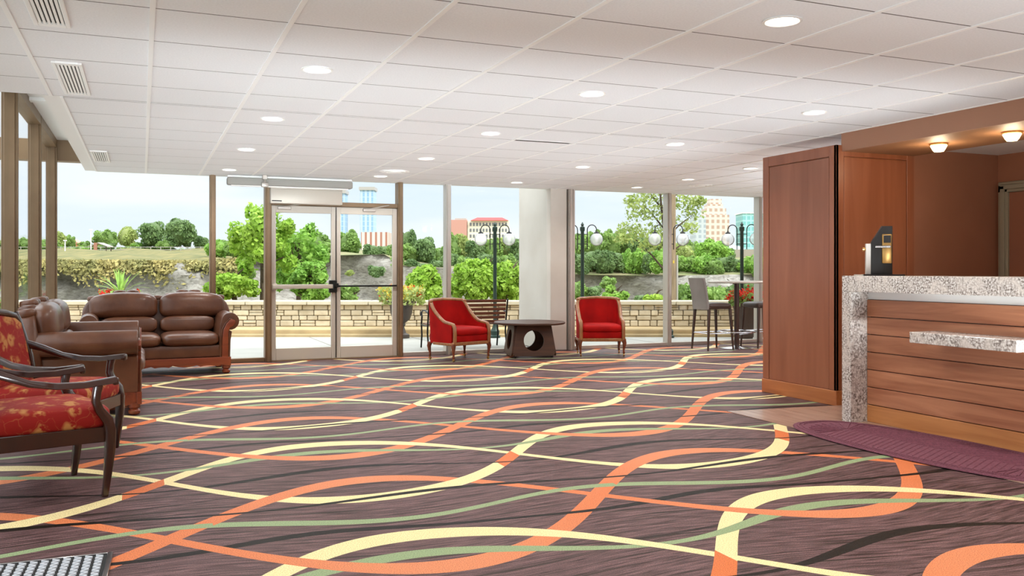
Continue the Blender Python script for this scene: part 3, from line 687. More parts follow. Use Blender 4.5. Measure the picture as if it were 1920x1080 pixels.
# ------------------------------------------------------------------ furniture
def make_sofa(W=1.75):
    t = thing('leather_loveseat', '', 'sofa')
    hw = W / 2; D = .46          # half depth
    # upholstered body
    b = MB(); b.box(-hw + .16, hw - .16, -D + .06, D - .06, .20, .345, bev=.02, seg=2); b.obj('seat_base', M_['leather'], t, True)
    # shaped wooden front rail and sides
    prof = []; n = 40
    for i in range(n + 1):
        u_ = i / n; x = -hw + .10 + (W - .20) * u_
        z = .085 + .028 * (math.cos(u_ * 2 * math.pi * 3) > -.2) * 1.0 - .02 * math.cos(u_ * math.pi * 6)
        prof.append((x, z))
    b = MB(); b.prism([(hw - .10, .20), (-hw + .10, .20)] + prof, -D + .02, -D + .06, bev=.004)
    b.box(-hw + .11, -hw + .15, -D + .06, D - .04, .09, .20); b.box(hw - .15, hw - .11, -D + .06, D - .04, .09, .20); b.box(-hw + .11, hw - .11, D - .07, D - .03, .09, .20)
    b.obj('wooden_rail', M_['redwood'], t, True)
    for sx in (-1, 1):
        for sy in (-1, 1):
            b = MB(); b.lathe([(.030, 0), (.046, .012), (.05, .035), (.034, .052), (.05, .066), (.05, .10)], 20, c=(sx * (hw - .15), sy * (D - .08))); b.obj('bun_foot', M_['redwood'], t, True)
    # arms with outward scroll
    for sx in (-1, 1):
        cxx, cz, r = hw - .105, .625, .105
        arc = [(cxx + r * math.cos(a), cz + r * math.sin(a)) for a in [math.pi * (.98 - k / 14 * 1.52) for k in range(15)]]
        pr = [(hw - .23, .20), (hw - .235, .45), (hw - .225, .56)] + arc + [(hw - .085, .50), (hw - .10, .40), (hw - .105, .20)]
        pr = [(sx * x, z) for x, z in pr]
        b = MB(); b.prism(pr, -D + .05, D - .10, bev=.018); arm = b.obj('arm', M_['leather'], t, True, ang=50)
        # wooden scroll facing
        wp = [(hw - .205, .19), (hw - .20, .42), (hw - .185, .53), (hw - .15, .60), (hw - .10, .655), (hw - .055, .64), (hw - .045, .60), (hw - .075, .565), (hw - .11, .55), (hw - .13, .50), (hw - .13, .19)]
        b = MB(); b.prism([(sx * x, z) for x, z in wp], -D + .025, -D + .055, bev=.006); b.obj('arm_facing', M_['redwood'], arm, True)
        b = MB()
        for off in (.0,):
            b.tube([(sx * (x - .012), -D + .045, z) for x, z in wp[:6]], .009, 8); b.tube([(sx * (hw - .118), -D + .03, .20), (sx * (hw - .118), -D + .03, .48)], .007, 6)
        b.obj('arm_piping', M_['leather'], arm, True)
    # shaped back with two humps
    def top(x):
        a = abs(x); z = .90 + .075 * math.cos((a - .36) / .36 * math.pi / 2) ** 2 if a < .72 else .90
        e = (a - .62) / (hw - .62)
        if e > 0: z -= .0 if e < .35 else .30 * (1 - math.sqrt(max(0, 1 - ((e - .35) / .65) ** 2)))
        return z
    pts = [(-hw + .0 + (W) * i / 60) for i in range(61)]
    pr = [(-hw + .12, .20)] + [(-hw + .05, .50), (-hw - .0, .60)] + [(x, top(x)) for x in pts] + [(hw, .60), (hw - .05, .50), (hw - .12, .20)]
    tl = Matrix.Translation((0, D - .14, 0)) @ Matrix.Rotation(R(-7), 4, 'X') @ Matrix.Translation((0, -(D - .14), 0))
    b = MB(); b.prism(pr, D - .20, D - .06, tl, bev=.03); bk = b.obj('back', M_['leather'], t, True, ang=60)
    b = MB()
    for x in [(-hw + .15 + (W - .3) * i / 10) for i in range(11)]:       # tufted roll on the crest
        b.cushion(x, D - .13, top(x) - .005, (W - .3) / 10 * 1.05, .15, .075, .8, tl, 16, 10)
    b.obj('tufted_crest', M_['leather'], bk, True)
    for sx in (-1, 1):
        cw = hw - .24
        # upper back cushion with humped top
        def cf(u_, v_, sx=sx):
            a = u_ * 2 * math.pi; ph = (v_ - .5) * math.pi
            sp = lambda q, p_: math.copysign(abs(q) ** p_, q)
            x = sp(math.cos(a), .4) * sp(math.cos(ph), .6); z = sp(math.sin(a), .5) * sp(math.cos(ph), .6); y = sp(math.sin(ph), .9)
            X_ = sx * (.015 + .38) + x * .385; zt = .13 + (.035 * math.cos((X_ * sx - .36) * 4.0) if z > 0 else 0)
            return (X_, .22 + y * .12, .785 + z * (zt + .015))
        b = MB(); b.grid(cf, 44, 20, tl, True); b.obj('back_cushion', M_['leather'], t, True, ang=80)
        b = MB(); b.cushion(sx * .335, .19, .555, .64, .21, .21, .3, tl, 40, 18); b.obj('lumbar_cushion', M_['leather'], t, True, ang=80)
        b = MB(); b.cushion(sx * .327, -.13, .415, .645, .68, .17, .32, None, 44, 18); b.obj('seat_cushion', M_['leather'], t, True, ang=80)
    return t
sofa = make_sofa()
sofa.location = (.20, 11.46, 0); sofa.rotation_euler = (0, 0, R(2)); sofa['label'] = 'brown leather loveseat with scroll arms against the far window'; sofa['group'] = 'brown leather loveseats'
s2 = dup(sofa, (-.44, 8.95, 0), R(90), 'brown leather loveseat seen from its side along the left windows', 'brown leather loveseats')

def make_armchair():
    """open-arm wooden chair, faces -Y, front legs at x=+-.33,y=-.0"""
    t = thing('floral_armchair', '', 'armchair')
    hw = .33
    for sx in (-1, 1):
        # arm: from back post, dips, runs level, ends in scroll above front leg
        b = MB()
        pts = [(sx * (hw - .035), .61, .735), (sx * (hw - .01), .51, .70), (sx * (hw + .01), .39, .65), (sx * (hw + .015), .26, .626), (sx * (hw + .015), .12, .622), (sx * (hw + .015), .0, .635), (sx * (hw + .015), -.04, .640)]
        b.strip(pts, [.035, .04, .042, .045, .048, .052, .052], [.05, .042, .036, .034, .034, .034, .034], side=(1, 0, 0))
        b.box(sx * (hw + .015) - .024, sx * (hw + .015) + .024, -.05, -.02, .612, .652, bev=.006)
        b.obj('arm_rest', M_['darkwood'], t, True, ang=50)
        # front leg: S curve up to the arm
        pts = [(sx * hw, .015, 0), (sx * hw, .0, .12), (sx * hw, -.012, .26), (sx * hw, -.012, .36), (sx * hw, .0, .42), (sx * (hw + .005), .045, .48), (sx * (hw + .012), .065, .53), (sx * (hw + .015), .06, .58), (sx * (hw + .015), .05, .63)]
        b = MB(); b.strip(pts, [.03, .036, .044, .048, .046, .042, .038, .036, .036], [.03, .038, .05, .056, .056, .046, .042, .042, .046], side=(1, 0, 0)); b.obj('front_leg', M_['darkwood'], t, True, ang=50)
        pts = [(sx * (hw - .03), .66, 0), (sx * (hw - .03), .60, .14), (sx * (hw - .03), .56, .30), (sx * (hw - .03), .555, .45), (sx * (hw - .035), .59, .65), (sx * (hw - .045), .66, .90), (sx * (hw - .06), .675, .955)]
        b = MB(); b.strip(pts, [.028, .034, .042, .042, .04, .036, .034], [.03, .038, .05, .05, .045, .036, .03], side=(1, 0, 0)); b.obj('back_leg', M_['darkwood'], t, True, ang=50)
    b = MB(); b.box(-hw, hw, -.03, .0, .30, .385, bev=.005); b.box(-hw + .0, -hw + .03, 0, .55, .30, .385, bev=.004); b.box(hw - .03, hw, 0, .55, .30, .385, bev=.004); b.box(-hw + .02, hw - .02, .54, .57, .30, .385, bev=.004); b.obj('seat_rail', M_['darkwood'], t, True)
    b = MB(); b.cushion(0, .265, .43, 2 * hw + .0, .60, .18, .22, None, 48, 20); b.obj('seat', M_['floral'], t, True, ang=80)
    # back: padded panel plus wooden crest
    def bf(y, z): return y
    tl = Matrix.Translation((0, .565, .44)) @ Matrix.Rotation(R(-12), 4, 'X')
    pr = [(-hw + .06, .02), (hw - .06, .02), (hw - .05, .30), (hw - .065, .45), (hw - .12, .485), (0, .515), (-hw + .12, .485), (-hw + .065, .45), (-hw + .05, .30)]
    b = MB(); b.prism(pr, -.035, .03, tl, bev=.022); b.obj('back_pad', M_['floral'], t, True, ang=60)
    cr = [(-hw + .02, .0, .30), (-hw + .035, .0, .44), (-hw + .09, 0, .50), (-hw + .20, 0, .525), (0, 0, .54), (hw - .20, 0, .525), (hw - .09, 0, .50), (hw - .035, 0, .44), (hw - .02, 0, .30)]
    b = MB(); b.tube(cr, [.016, .022, .026, .026, .028, .026, .026, .022, .016], 10, tl); b.obj('crest_rail', M_['darkwood'], t, True)
    b = MB(); b.box(-hw + .04, hw - .04, -.02, .02, -.01, .035, tl, .004); b.obj('lower_rail', M_['darkwood'], t, True)
    return t
ac = make_armchair()
# facing vector (sin a, -cos a)
ac.location = (-.27, 5.63, 0); ac.rotation_euler = (0, 0, R(107)); ac['label'] = 'red floral wooden armchair closest to camera at the left edge'; ac['group'] = 'red floral wooden armchairs'
dup(ac, (-.265, 6.42, 0), R(70), 'red floral wooden armchair with visible back, beside the leather loveseat', 'red floral wooden armchairs')

def make_red():
    t = thing('red_armchair', '', 'armchair')
    hw, yb, yf = .335, .30, -.33
    path = []
    n = 60
    # plan U path: front-left -> back -> front-right
    def pl(s):
        L1, rc = .40, .20
        segs = []
        tot = 2 * L1 + math.pi * rc + 2 * (hw - rc)
        d = s * tot
        if d < L1: return (-hw, yf + .03 + d), 0
        d -= L1
        if d < math.pi * rc / 2: a = d / rc; return (-hw + rc - rc * math.cos(a), yf + .03 + L1 + rc * math.sin(a)), a
        d -= math.pi * rc / 2
        if d < 2 * (hw - rc): return (-hw + rc + d, yf + .03 + L1 + rc), math.pi / 2
        d -= 2 * (hw - rc)
        if d < math.pi * rc / 2: a = d / rc; return (hw - rc + rc * math.sin(a), yf + .03 + L1 + rc * math.cos(a)), math.pi / 2 + a
        d -= math.pi * rc / 2
        return (hw, yf + .03 + L1 - d), math.pi
    def hgt(s):
        e = min(s, 1 - s) / .5      # 0 front .. 1 back centre
        if e < .16: return .50 + .02 * (e / .16)
        if e < .62: q = (e - .16) / .46; return .52 + .29 * (q ** 1.6)
        return .81 + .015 * (e - .62) / .38
    ins, out_, top_ = [], [], []
    S = [i / n for i in range(n + 1)]
    for s in S:
        (x, y), a = pl(s); nx, ny = math.cos(a), -math.sin(a)     # inward normal
        e = min(s, 1 - s) / .5; lean = .055 * max(0, e - .3)
        ins.append((x, y, nx, ny, hgt(s), lean))
    def surf(off, zlo, zhi, k):
        V = []
        for (x, y, nx, ny, h, ln) in ins:
            for j in range(k + 1):
                z = zlo + (h - zhi - zlo) * j / k; w = max(0, (z - .4) / .45) * ln * 1.4
                V.append((x + nx * off - nx * w, y + ny * off - ny * w, z))
        return V
    k = 8; Vo = surf(0, .235, .012, k); Vi = surf(.062, .235, .012, k); b = MB(); m_ = n + 1
    Fq = []
    for i in range(n):
        for j in range(k):
            Fq.append((i * (k + 1) + j, (i + 1) * (k + 1) + j, (i + 1) * (k + 1) + j + 1, i * (k + 1) + j + 1))
    off = len(Vo); Fi = [tuple(off + q for q in f[::-1]) for f in Fq]
    Ft = [(i * (k + 1) + k, (i + 1) * (k + 1) + k, off + (i + 1) * (k + 1) + k, off + i * (k + 1) + k) for i in range(n)]
    Fe = [(j, j + 1, off + j + 1, off + j) for j in range(k)] + [(n * (k + 1) + j, n * (k + 1) + j + 1, off + n * (k + 1) + j + 1, off + n * (k + 1) + j) for j in range(k)]
    b.add(Vo + Vi, Fq + Fi + Ft + Fe); b.obj('shell', M_['red'], t, True, ang=50)
    # gilded top rail following the shell
    P = []
    for (x, y, nx, ny, h, ln) in ins:
        w = max(0, (h - .4) / .45) * ln * 1.4; P.append((x + nx * .03 - nx * w, y + ny * .03 - ny * w, h))
    fr = [(P[0][0], P[0][1] - .03, P[0][2] - .06)]; fr2 = [(P[-1][0], P[-1][1] - .03, P[-1][2] - .06)]
    b = MB(); b.tube([(P[0][0], P[0][1] - .035, .24), (P[0][0], P[0][1] - .04, .38), (P[0][0], P[0][1] - .03, .465)] + P + [(P[-1][0], P[-1][1] - .03, .465), (P[-1][0], P[-1][1] - .04, .38), (P[-1][0], P[-1][1] - .035, .24)], .026, 10); b.obj('carved_frame', M_['goldwood'], t, True)
    for sx in (-1, 1):
        b = MB(); b.cushion(sx * .305, .19, .80, .05, .05, .05, .9, None, 16, 10); b.obj('rosette', M_['goldwood'], t, True)
    b = MB(); b.box(-hw - .005, hw + .005, yf - .015, yf + .03, .215, .262, bev=.008); b.box(-hw - .012, -hw + .02, yf, .10, .215, .25, bev=.006); b.box(hw - .02, hw + .012, yf, .10, .215, .25, bev=.006); b.box(-hw + .15, hw - .15, .27, .30, .215, .25, bev=.006); b.obj('apron', M_['goldwood'], t, True)
    b = MB(); b.box(-hw + .03, hw - .03, yf + .0, .24, .25, .37, bev=.03, seg=3); b.obj('seat_body', M_['red'], t, True, ang=60)
    b = MB(); b.cushion(0, -.055, .395, 2 * hw - .05, .60, .14, .24, None, 44, 16); b.obj('seat_cushion', M_['red'], t, True, ang=80)
    for sx in (-1, 1):
        for sy in (-1, 1):
            x0 = sx * (hw - .025); y0 = yf + .015 if sy < 0 else .20
            P_ = [(x0, y0, .24), (x0 + sx * .012, y0 + sy * .012, .19), (x0 + sx * .006, y0 + sy * .006, .13), (x0, y0, .08), (x0 + sx * .004, y0 + sy * .004, .055), (x0 + sx * .002, y0, .04)]
            b = MB(); b.tube(P_, [.036, .030, .020, .014, .019, .012], 12); lg = b.obj('leg', M_['legwood'], t, True, ang=60)
            b = MB(); b.lathe([(0, -.01), (.018, -.01), (.021, -.006), (.021, .006), (.018, .01), (0, .01)], 16, Matrix.Translation((x0 + .004, y0 + .006, .021)) @ Matrix.Rotation(R(90), 4, 'Y')); b.tube([(x0, y0, .05), (x0 + .003, y0, .025)], .007, 6); b.obj('caster', M_['brass'], lg, True)
    return t
rc = make_red(); rc.location = (4.06, 11.62, 0); rc.rotation_euler = (0, 0, R(20)); rc['label'] = 'red upholstered tub armchair, left of the low table, turned right'; rc['group'] = 'red tub armchairs'
dup(rc, (6.22, 11.42, 0), R(-22), 'red upholstered tub armchair, right of the low table and column', 'red tub armchairs')

# low table: four trapezoid sides with round holes
t = thing('low_round_table', 'low dark wood table with round top and big circular cutouts', 'table', (5.16, 11.58, 0), R(-12))
b = MB(); b.lathe([(0, .465), (.50, .465), (.515, .474), (.515, .492), (.505, .50), (0, .50)], 56); b.obj('table_top', M_['tablewood'], t, True)
for k in range(4):
    M4 = Matrix.Rotation(R(90 * k), 4, 'Z') @ Matrix.Translation((0, -.315, .03)) @ Matrix.Rotation(R(-8), 4, 'X')
    n = 48; hh = .435; cz = .215; rr = .145
    outer = []; inner = []
    for i in range(n):
        a = 2 * math.pi * i / n; c_, s_ = math.cos(a), math.sin(a); inner.append((c_ * rr, cz + s_ * rr))
        # project on trapezoid boundary
        best = 1e9
        for (nx, nz, d) in ((0, 1, hh - cz), (0, -1, cz), (1, .16, .275 + 0), (-1, .16, .275)):
            dn = c_ * nx + s_ * nz
            if dn > 1e-6: best = min(best, d / dn)
        outer.append((c_ * best, cz + s_ * best))
    V = [(x, y_, z) for y_ in (-.012, .012) for ring in (outer, inner) for x, z in ring]
    Fq = []
    for i in range(n):
        j = (i + 1) % n
        Fq += [(i, j, n + j, n + i), (2 * n + j, 2 * n + i, 3 * n + i, 3 * n + j), (i, 2 * n + i, 2 * n + j, j), (n + j, 3 * n + j, 3 * n + i, n + i)]
    b = MB(); b.add(V, Fq, M4); b.obj('side_panel', M_['tablewood'], t)
for sx in (-1, 1):
    for sy in (-1, 1):
        b = MB(); b.lathe([(.018, 0), (.018, .036)], 12, c=(sx * .27, sy * .27)); b.obj('foot', M_['blackplastic'], t, True)

# bar table and stools
t = thing('bar_table', 'tall round bar table on a single pole by the far window', 'table', (8.68, 11.42, 0))
b = MB(); b.lathe([(0, 1.035), (.43, 1.035), (.45, 1.045), (.45, 1.06), (.44, 1.07), (0, 1.07)], 56); b.obj('table_top', M_['silver'], t, True)
b = MB(); b.tube([(0, 0, .02), (0, 0, 1.035)], .040, 20); b.obj('pole', M_['brown_leather'], t, True)
b = MB(); b.lathe([(0, .0), (.27, .0), (.27, .012), (.08, .03), (.045, .05), (0, .05)], 40); b.obj('base_plate', M_['chrome'], t, True)
b = MB(); b.tube([(.30 * math.cos(2 * math.pi * i / 40), .30 * math.sin(2 * math.pi * i / 40), .27) for i in range(40)], .011, 8, closed=True)
for k in range(4): b.tube([(.03 * math.cos(k * math.pi / 2 + .7), .03 * math.sin(k * math.pi / 2 + .7), .22), (.30 * math.cos(k * math.pi / 2 + .7), .30 * math.sin(k * math.pi / 2 + .7), .27)], .009, 8)
b.obj('foot_ring', M_['chrome'], t, True)
def make_stool():
    t = thing('bar_stool', '', 'bar stool')
    b = MB(); b.cushion(0, 0, .685, .43, .46, .10, .28, None, 40, 16); b.box(-.205, .205, -.215, .215, .635, .69, bev=.02, seg=2); b.obj('seat', M_['brown_leather'], t, True, ang=70)
    def bk(u_, v_):
        a = u_ * 2 * math.pi; x = .20 * math.copysign(abs(math.cos(a)) ** .25, math.cos(a)); y = .028 * math.copysign(abs(math.sin(a)) ** .5, math.sin(a))
        z = .63 + .49 * v_; return (x * (1 + .03 * v_), .215 + y + .085 * v_ ** 1.5, z)
    b = MB(); b.grid(bk, 40, 12, None, True); b.add([bk(i / 40, 1) for i in range(40)], [tuple(range(40))]); b.add([bk(i / 40, 0) for i in range(40)], [tuple(range(40))]); o = b.obj('backrest', M_['grey_leather'], t, True, ang=60); o['label'] = 'grey backrest'
    for sx in (-1, 1):
        for sy in (-1, 1):
            b = MB(); b.strip([(sx * .215, sy * .235, 0), (sx * .185, sy * .195, .64)], [.022, .042], [.022, .042]); b.obj('leg', M_['brown_leather'], t, True)
    b = MB()
    for sx in (-1, 1): b.tube([(sx * .203, -.22, .26), (sx * .203, .22, .26)], .009, 8)
    b.tube([(-.2, -.218, .26), (.2, -.218, .26)], .009, 8); b.tube([(-.2, .218, .26), (.2, .218, .26)], .009, 8); b.obj('footrest', M_['chrome'], t, True)
    return t
st = make_stool(); st.location = (8.24, 11.45, 0); st.rotation_euler = (0, 0, R(90)); st['label'] = 'grey backed bar stool left of the tall bar table'; st['group'] = 'bar stools at the tall table'
dup(st, (9.22, 11.5, 0), R(-90), 'bar stool right of the tall bar table, half hidden by the pier', 'bar stools at the tall table')

# floor grate bottom-left
t = thing('floor_grate', 'rectangular metal floor grate with black and silver ribbed pattern', 'grate', (-.115, 4.22, 0), R(-2))
Lx, Ly = .95, .62
b = MB(); b.box(-Lx, 0, -Ly, 0, .001, .006); b.obj('grate_pan', M_['black'], t)
b = MB(); b.box(-.022, 0, -Ly, 0, .001, .014, bev=.003); b.box(-Lx, -.022, -.014, 0, .001, .014, bev=.003); b.box(-Lx, 0, -Ly, -Ly + .014, .001, .014, bev=.003); b.box(-Lx, -Lx + .02, -Ly, 0, .001, .014, bev=.003); b.obj('grate_frame', M_['chrome'], t, True)
nb = 0
for i in range(21):
    x = -.052 - i * .042; b = MB()
    for j in range(28):
        y = -.03 - j * .0205; d = .008 if j % 2 else -.008
        b.add([(x - .015, y - d, .0125), (x + .015, y + d, .0125), (x + .015, y + d - .010, .0125), (x - .015, y - d - .010, .0125), (x - .015, y - d, .006), (x + .015, y + d, .006), (x + .015, y + d - .010, .006), (x - .015, y - d - .010, .006)], [(0, 1, 2, 3), (0, 4, 5, 1), (1, 5, 6, 2), (2, 6, 7, 3), (3, 7, 4, 0)])
    b.obj('tread_rib', M_['ribmetal'], t)

# ------------------------------------------------------------------ outside: pavement, curb, wall
def cambox(b, x0, x1, Z0, Z1, z0, z1, bev=0):
    """box aligned with the street (square to the gorge wall): x0,x1 lateral metres, Z0,Z1 distance"""
    Mx = Matrix(((CS, SN, 0, 0), (-SN, CS, 0, 0), (0, 0, 1, 0), (0, 0, 0, 1)))
    b.box(x0, x1, Z0, Z1, z0, z1, Mx, bev)
MS = Matrix(((CS, SN, 0, 0), (-SN, CS, 0, 0), (0, 0, 1, 0), (0, 0, 0, 1)))
b = MB(); b.add([(-9, -6, -.005), (XL - .1, -6, -.005), (XL - .1, YF + .1, -.005), (16, YF + .1, -.005), tuple(MS @ Vector((17, 16.4, -.005))), tuple(MS @ Vector((-16, 16.4, -.005)))], [(0, 1, 2, 3, 4, 5)])
b.cur = 1
for k in range(-8, 9): b.add([tuple(MS @ Vector(p)) for p in ((k * 1.9, 16.35, -.003), (k * 1.9 + .02, 16.35, -.003), (k * 1.9 + 1.2, 13.6, -.003), (k * 1.9 + 1.18, 13.6, -.003))], [(0, 1, 2, 3)])
struct(b.obj('ground_pavement', [M_['concrete'], M_['joint']]), 'pale concrete pavement outside'); bpy.data.objects['ground_pavement'].name = 'ground'
b = MB(); cambox(b, -16, 17, 16.4, 17.3, -.2, .14, .02); cambox(b, -16, 17, 16.3, 16.4, -.2, .05, .01); struct(b.obj('ground_curb', M_['curb']), 'tan curb ledge in front of the stone wall')
random.seed(4)
t = thing('stone_wall', 'low pale limestone block wall with flat cap outside the windows', 'wall', (0, 0, 0))
b = MB(); cambox(b, -16, 17, 17.2, 17.5, .10, .56); b.obj('wall_core', M_['mortar'], t)
b = MB(); z = .14; rows = [.12, .09, .11, .10]
for h in rows:
    x = -16 + random.random() * .3
    while x < 17:
        w = random.uniform(.12, .32)
        if h > .09 and random.random() < .35:
            cambox(b, x + .008, x + w - .008, 17.15 + random.uniform(-.012, .01), 17.25, z + .005, z + h * .5 - .004, .008); cambox(b, x + .008, x + w - .008, 17.15 + random.uniform(-.012, .01), 17.25, z + h * .5 + .004, z + h - .005, .008)
        else: cambox(b, x + .008, x + w - .008, 17.15 + random.uniform(-.015, .012), 17.25, z + .005, z + h - .005, .01)
        x += w
    z += h
b.obj('block_face', M_['stone'], t)
b = MB(); x = -16
while x < 17: cambox(b, x + .004, x + 1.19, 17.08, 17.56, .56, .64, .012); x += 1.2
b.obj('cap_stones', M_['cap'], t)

# lamp posts
def make_lamp():
    t = thing('street_lamp', '', 'street lamp')
    b = MB(); b.lathe([(.10, 0), (.10, .03), (.075, .05), (.085, .12), (.06, .16), (.045, .20), (.034, .24), (.032, 1.95), (.045, 1.97), (.045, 2.03), (.02, 2.05), (.03, 2.08), (.0, 2.13)], 20); b.obj('post', M_['greenmetal'], t, True)
    for s in (-1, 1):
        b = MB(); P = [(s * .035, 0, 1.60), (s * .07, 0, 1.66), (s * .085, 0, 1.78), (s * .085, 0, 1.95)]
        P = [(s * .09, 0, 1.62), (s * .09, 0, 1.98)] + [(s * (.09 + .085 - .085 * math.cos(a)), 0, 1.98 + .085 * math.sin(a) * 1.1) for a in [math.pi * k / 10 for k in range(1, 11)]] + [(s * .26, 0, 1.93)]
        b.tube(P, .009, 8); b.tube([(0, 0, 1.90), (s * .09, 0, 1.90)], .008, 6); b.tube([(0, 0, 1.72), (s * .09, 0, 1.72)], .008, 6); b.lathe([(.045, 1.915), (.05, 1.93), (.02, 1.945), (.015, 1.96)], 16, c=(s * .26, 0)); arm = b.obj('lamp_arm', M_['blackmetal'], t, True)
        b = MB(); b.lathe([(.118 * math.sin(math.pi * k / 16), 1.805 - .118 * math.cos(math.pi * k / 16)) for k in range(17)], 24, c=(s * .26, 0)); b.obj('glass_globe', M_['globe'], arm, True)
        b = MB(); b.lathe([(.02, 1.93), (.03, 1.88), (.032, 1.80), (.015, 1.76), (0, 1.755)], 14, c=(s * .26, 0)); b.obj('bulb', M_['white_gloss'], arm, True)
    return t
def globe_mat():
    m, nt, p, out = new_mat('clear_globe'); nt.nodes.remove(p); N = nt.nodes.new; L = nt.links.new
    t = N('ShaderNodeBsdfTransparent'); g = N('ShaderNodeBsdfGlossy'); g.inputs['Roughness'].default_value = .08; d = N('ShaderNodeBsdfDiffuse'); d.inputs[0].default_value = (.9, .92, .92, 1)
    lw = N('ShaderNodeLayerWeight'); lw.inputs[0].default_value = .15
    m1 = N('ShaderNodeMixShader'); m1.inputs[0].default_value = .38; L(t.outputs[0], m1.inputs[1]); L(d.outputs[0], m1.inputs[2])
    m2 = N('ShaderNodeMixShader'); L(lw.outputs[0], m2.inputs[0]); L(m1.outputs[0], m2.inputs[1]); L(g.outputs[0], m2.inputs[2]); L(m2.outputs[0], out.inputs[0]); return m
M_['globe'] = globe_mat()
lamp = make_lamp()
for i, (x, Z, lab) in enumerate([(928, 16.15, 'dark green twin globe lamp post left of the white column'), (1092, 16.15, 'dark green twin globe lamp post just right of the white column'), (1254, 16.15, 'twin globe lamp post in line with the wooden utility pole'), (1391, 16.1, 'twin globe lamp post behind the bar table, rightmost')]):
    p_ = px(x, Z)
    if i == 0: lamp.location = p_; lamp.rotation_euler = (0, 0, -YAW); lamp['label'] = lab; lamp['group'] = 'twin globe lamp posts along the curb'
    else: dup(lamp, p_, -YAW + R([0, 0, 4, -30][i]), lab, 'twin globe lamp posts along the curb')

# bench facing the view
t = thing('garden_bench', 'brown slatted bench with black iron arms outside behind the red chair', 'bench', (4.76, 13.3, 0), R(-4))
for i in range(6):
    z = .40 + i * .066; b = MB(); b.box(-.62, .62, -.26 - i * .014, -.245 - i * .014, z, z + .046, bev=.004); b.obj('back_slat', M_['benchwood'], t)
for i in range(5):
    b = MB(); b.box(-.62, .62, -.20 + i * .085, -.13 + i * .085, .375, .395, bev=.004); b.obj('seat_slat', M_['benchwood'], t)
for sx in (-1, 1):
    b = MB(); x = sx * .64
    b.tube([(x, .22, 0), (x, .17, .20), (x, .20, .38), (x, .16, .50), (x, .20, .56), (x, .25, .56), (x, .26, .53), (x, .235, .52)], [.014] * 8, 8)
    b.tube([(x, -.30, 0), (x, -.22, .25), (x, -.24, .40), (x, -.34, .78)], .014, 8)
    b.tube([(x, -.22, .37), (x, 0, .36), (x, .18, .37)], .012, 8); b.tube([(x, -.27, .57), (x, -.10, .60), (x, .08, .60), (x, .20, .565)], .014, 8)
    b.obj('iron_end', M_['blackmetal'], t, True)

# ------------------------------------------------------------------ plants
rng = np.random.default_rng(11)
def leaf_mesh(b, P, Nn, s0, s1, elong=1.6):
    """quads at P with normals roughly Nn"""
    for p, n in zip(P, Nn):
        n = Vector(n); n.normalize(); a = n.orthogonal().normalized(); a.rotate(Matrix.Rotation(rng.random() * 6.28, 3, n)); c = n.cross(a)
        s = s0 + (s1 - s0) * rng.random(); p = Vector(p)
        b.v += [tuple(p - c * s * elong * .5), tuple(p + a * s * .5 + n * s * .12), tuple(p + c * s * elong * .5), tuple(p - a * s * .5 + n * s * .12)]
        k = len(b.v); b.f.append((k - 4, k - 3, k - 2, k - 1)); b.mi.append(b.cur)
def crown(nl, lobes, rx, ry, rz, s0, s1, lobe_r=.38, fill=.25, droop=0):
    """leaf cloud: leaves on lobes of an ellipsoid centred at origin; core inside"""
    b = MB(); cs = []
    for i in range(lobes):
        d = rng.normal(size=3); d /= np.linalg.norm(d); d[2] = d[2] * .9; r = .45 + .3 * rng.random(); cs.append((d * r, lobe_r * (.7 + .6 * rng.random())))
    cs.append((np.zeros(3), .55))
    P, Nn = [], []
    for i in range(nl):
        c, r = cs[rng.integers(len(cs))]; d = rng.normal(size=3); d /= np.linalg.norm(d); q = c + d * r * (1 - fill * rng.random() ** 2)
        P.append((q[0] * rx, q[1] * ry, q[2] * rz)); nn = d + rng.normal(size=3) * .55; Nn.append(nn)
    leaf_mesh(b, P, Nn, s0, s1)
    return b
def finish_leaves(b, name, m, parent=None):
    me = bpy.data.meshes.new(name); me.from_pydata(b.v, [], b.f)
    ms = m if isinstance(m, list) else [m]
    for q in ms: me.materials.append(q)
    if len(ms) > 1: me.polygons.foreach_set('material_index', b.mi)
    o = bpy.data.objects.new(name, me); col.objects.link(o)
    if parent is not None: o.parent = parent
    return o

def near_tree(name, label, loc, h, rx, rz, m, nl=5200, trunk_r=.07, lobes=16, s=(.07, .13), cat='tree', base=-.6, lean=0, lobe_r=.36, trunkh=None, group=None, fill=.3):
    t = thing(name, label, cat, (loc[0], loc[1], base), 0, group)
    ht = h - base; zc = ht - rz
    b = crown(nl, lobes, rx, rx, rz, s[0], s[1], lobe_r, fill); b.v = [(x + lean, y, z + zc) for x, y, z in b.v]; finish_leaves(b, 'foliage', M_[m], t)
    b = MB(); b.tube([(0, 0, -.3), (lean * .2, .02, zc * .4), (lean * .6, -.02, zc * .8), (lean, 0, zc + rz * .5)], [trunk_r * 1.3, trunk_r, trunk_r * .8, trunk_r * .25], 10)
    for k in range(9):
        a = rng.random() * 6.28; z0 = zc * (.6 + .5 * rng.random()); r1 = rx * (.4 + .4 * rng.random()); e = (lean + r1 * math.cos(a), r1 * math.sin(a), z0 + rz * (.3 + .5 * rng.random()))
        b.tube([(lean * .7, 0, z0), ((lean + e[0]) / 2, e[1] / 2, (z0 + e[2]) / 2 + .05), e], [trunk_r * .45, trunk_r * .3, trunk_r * .12], 6)
    b.obj('trunk', M_['bark'], t, True)
    return t
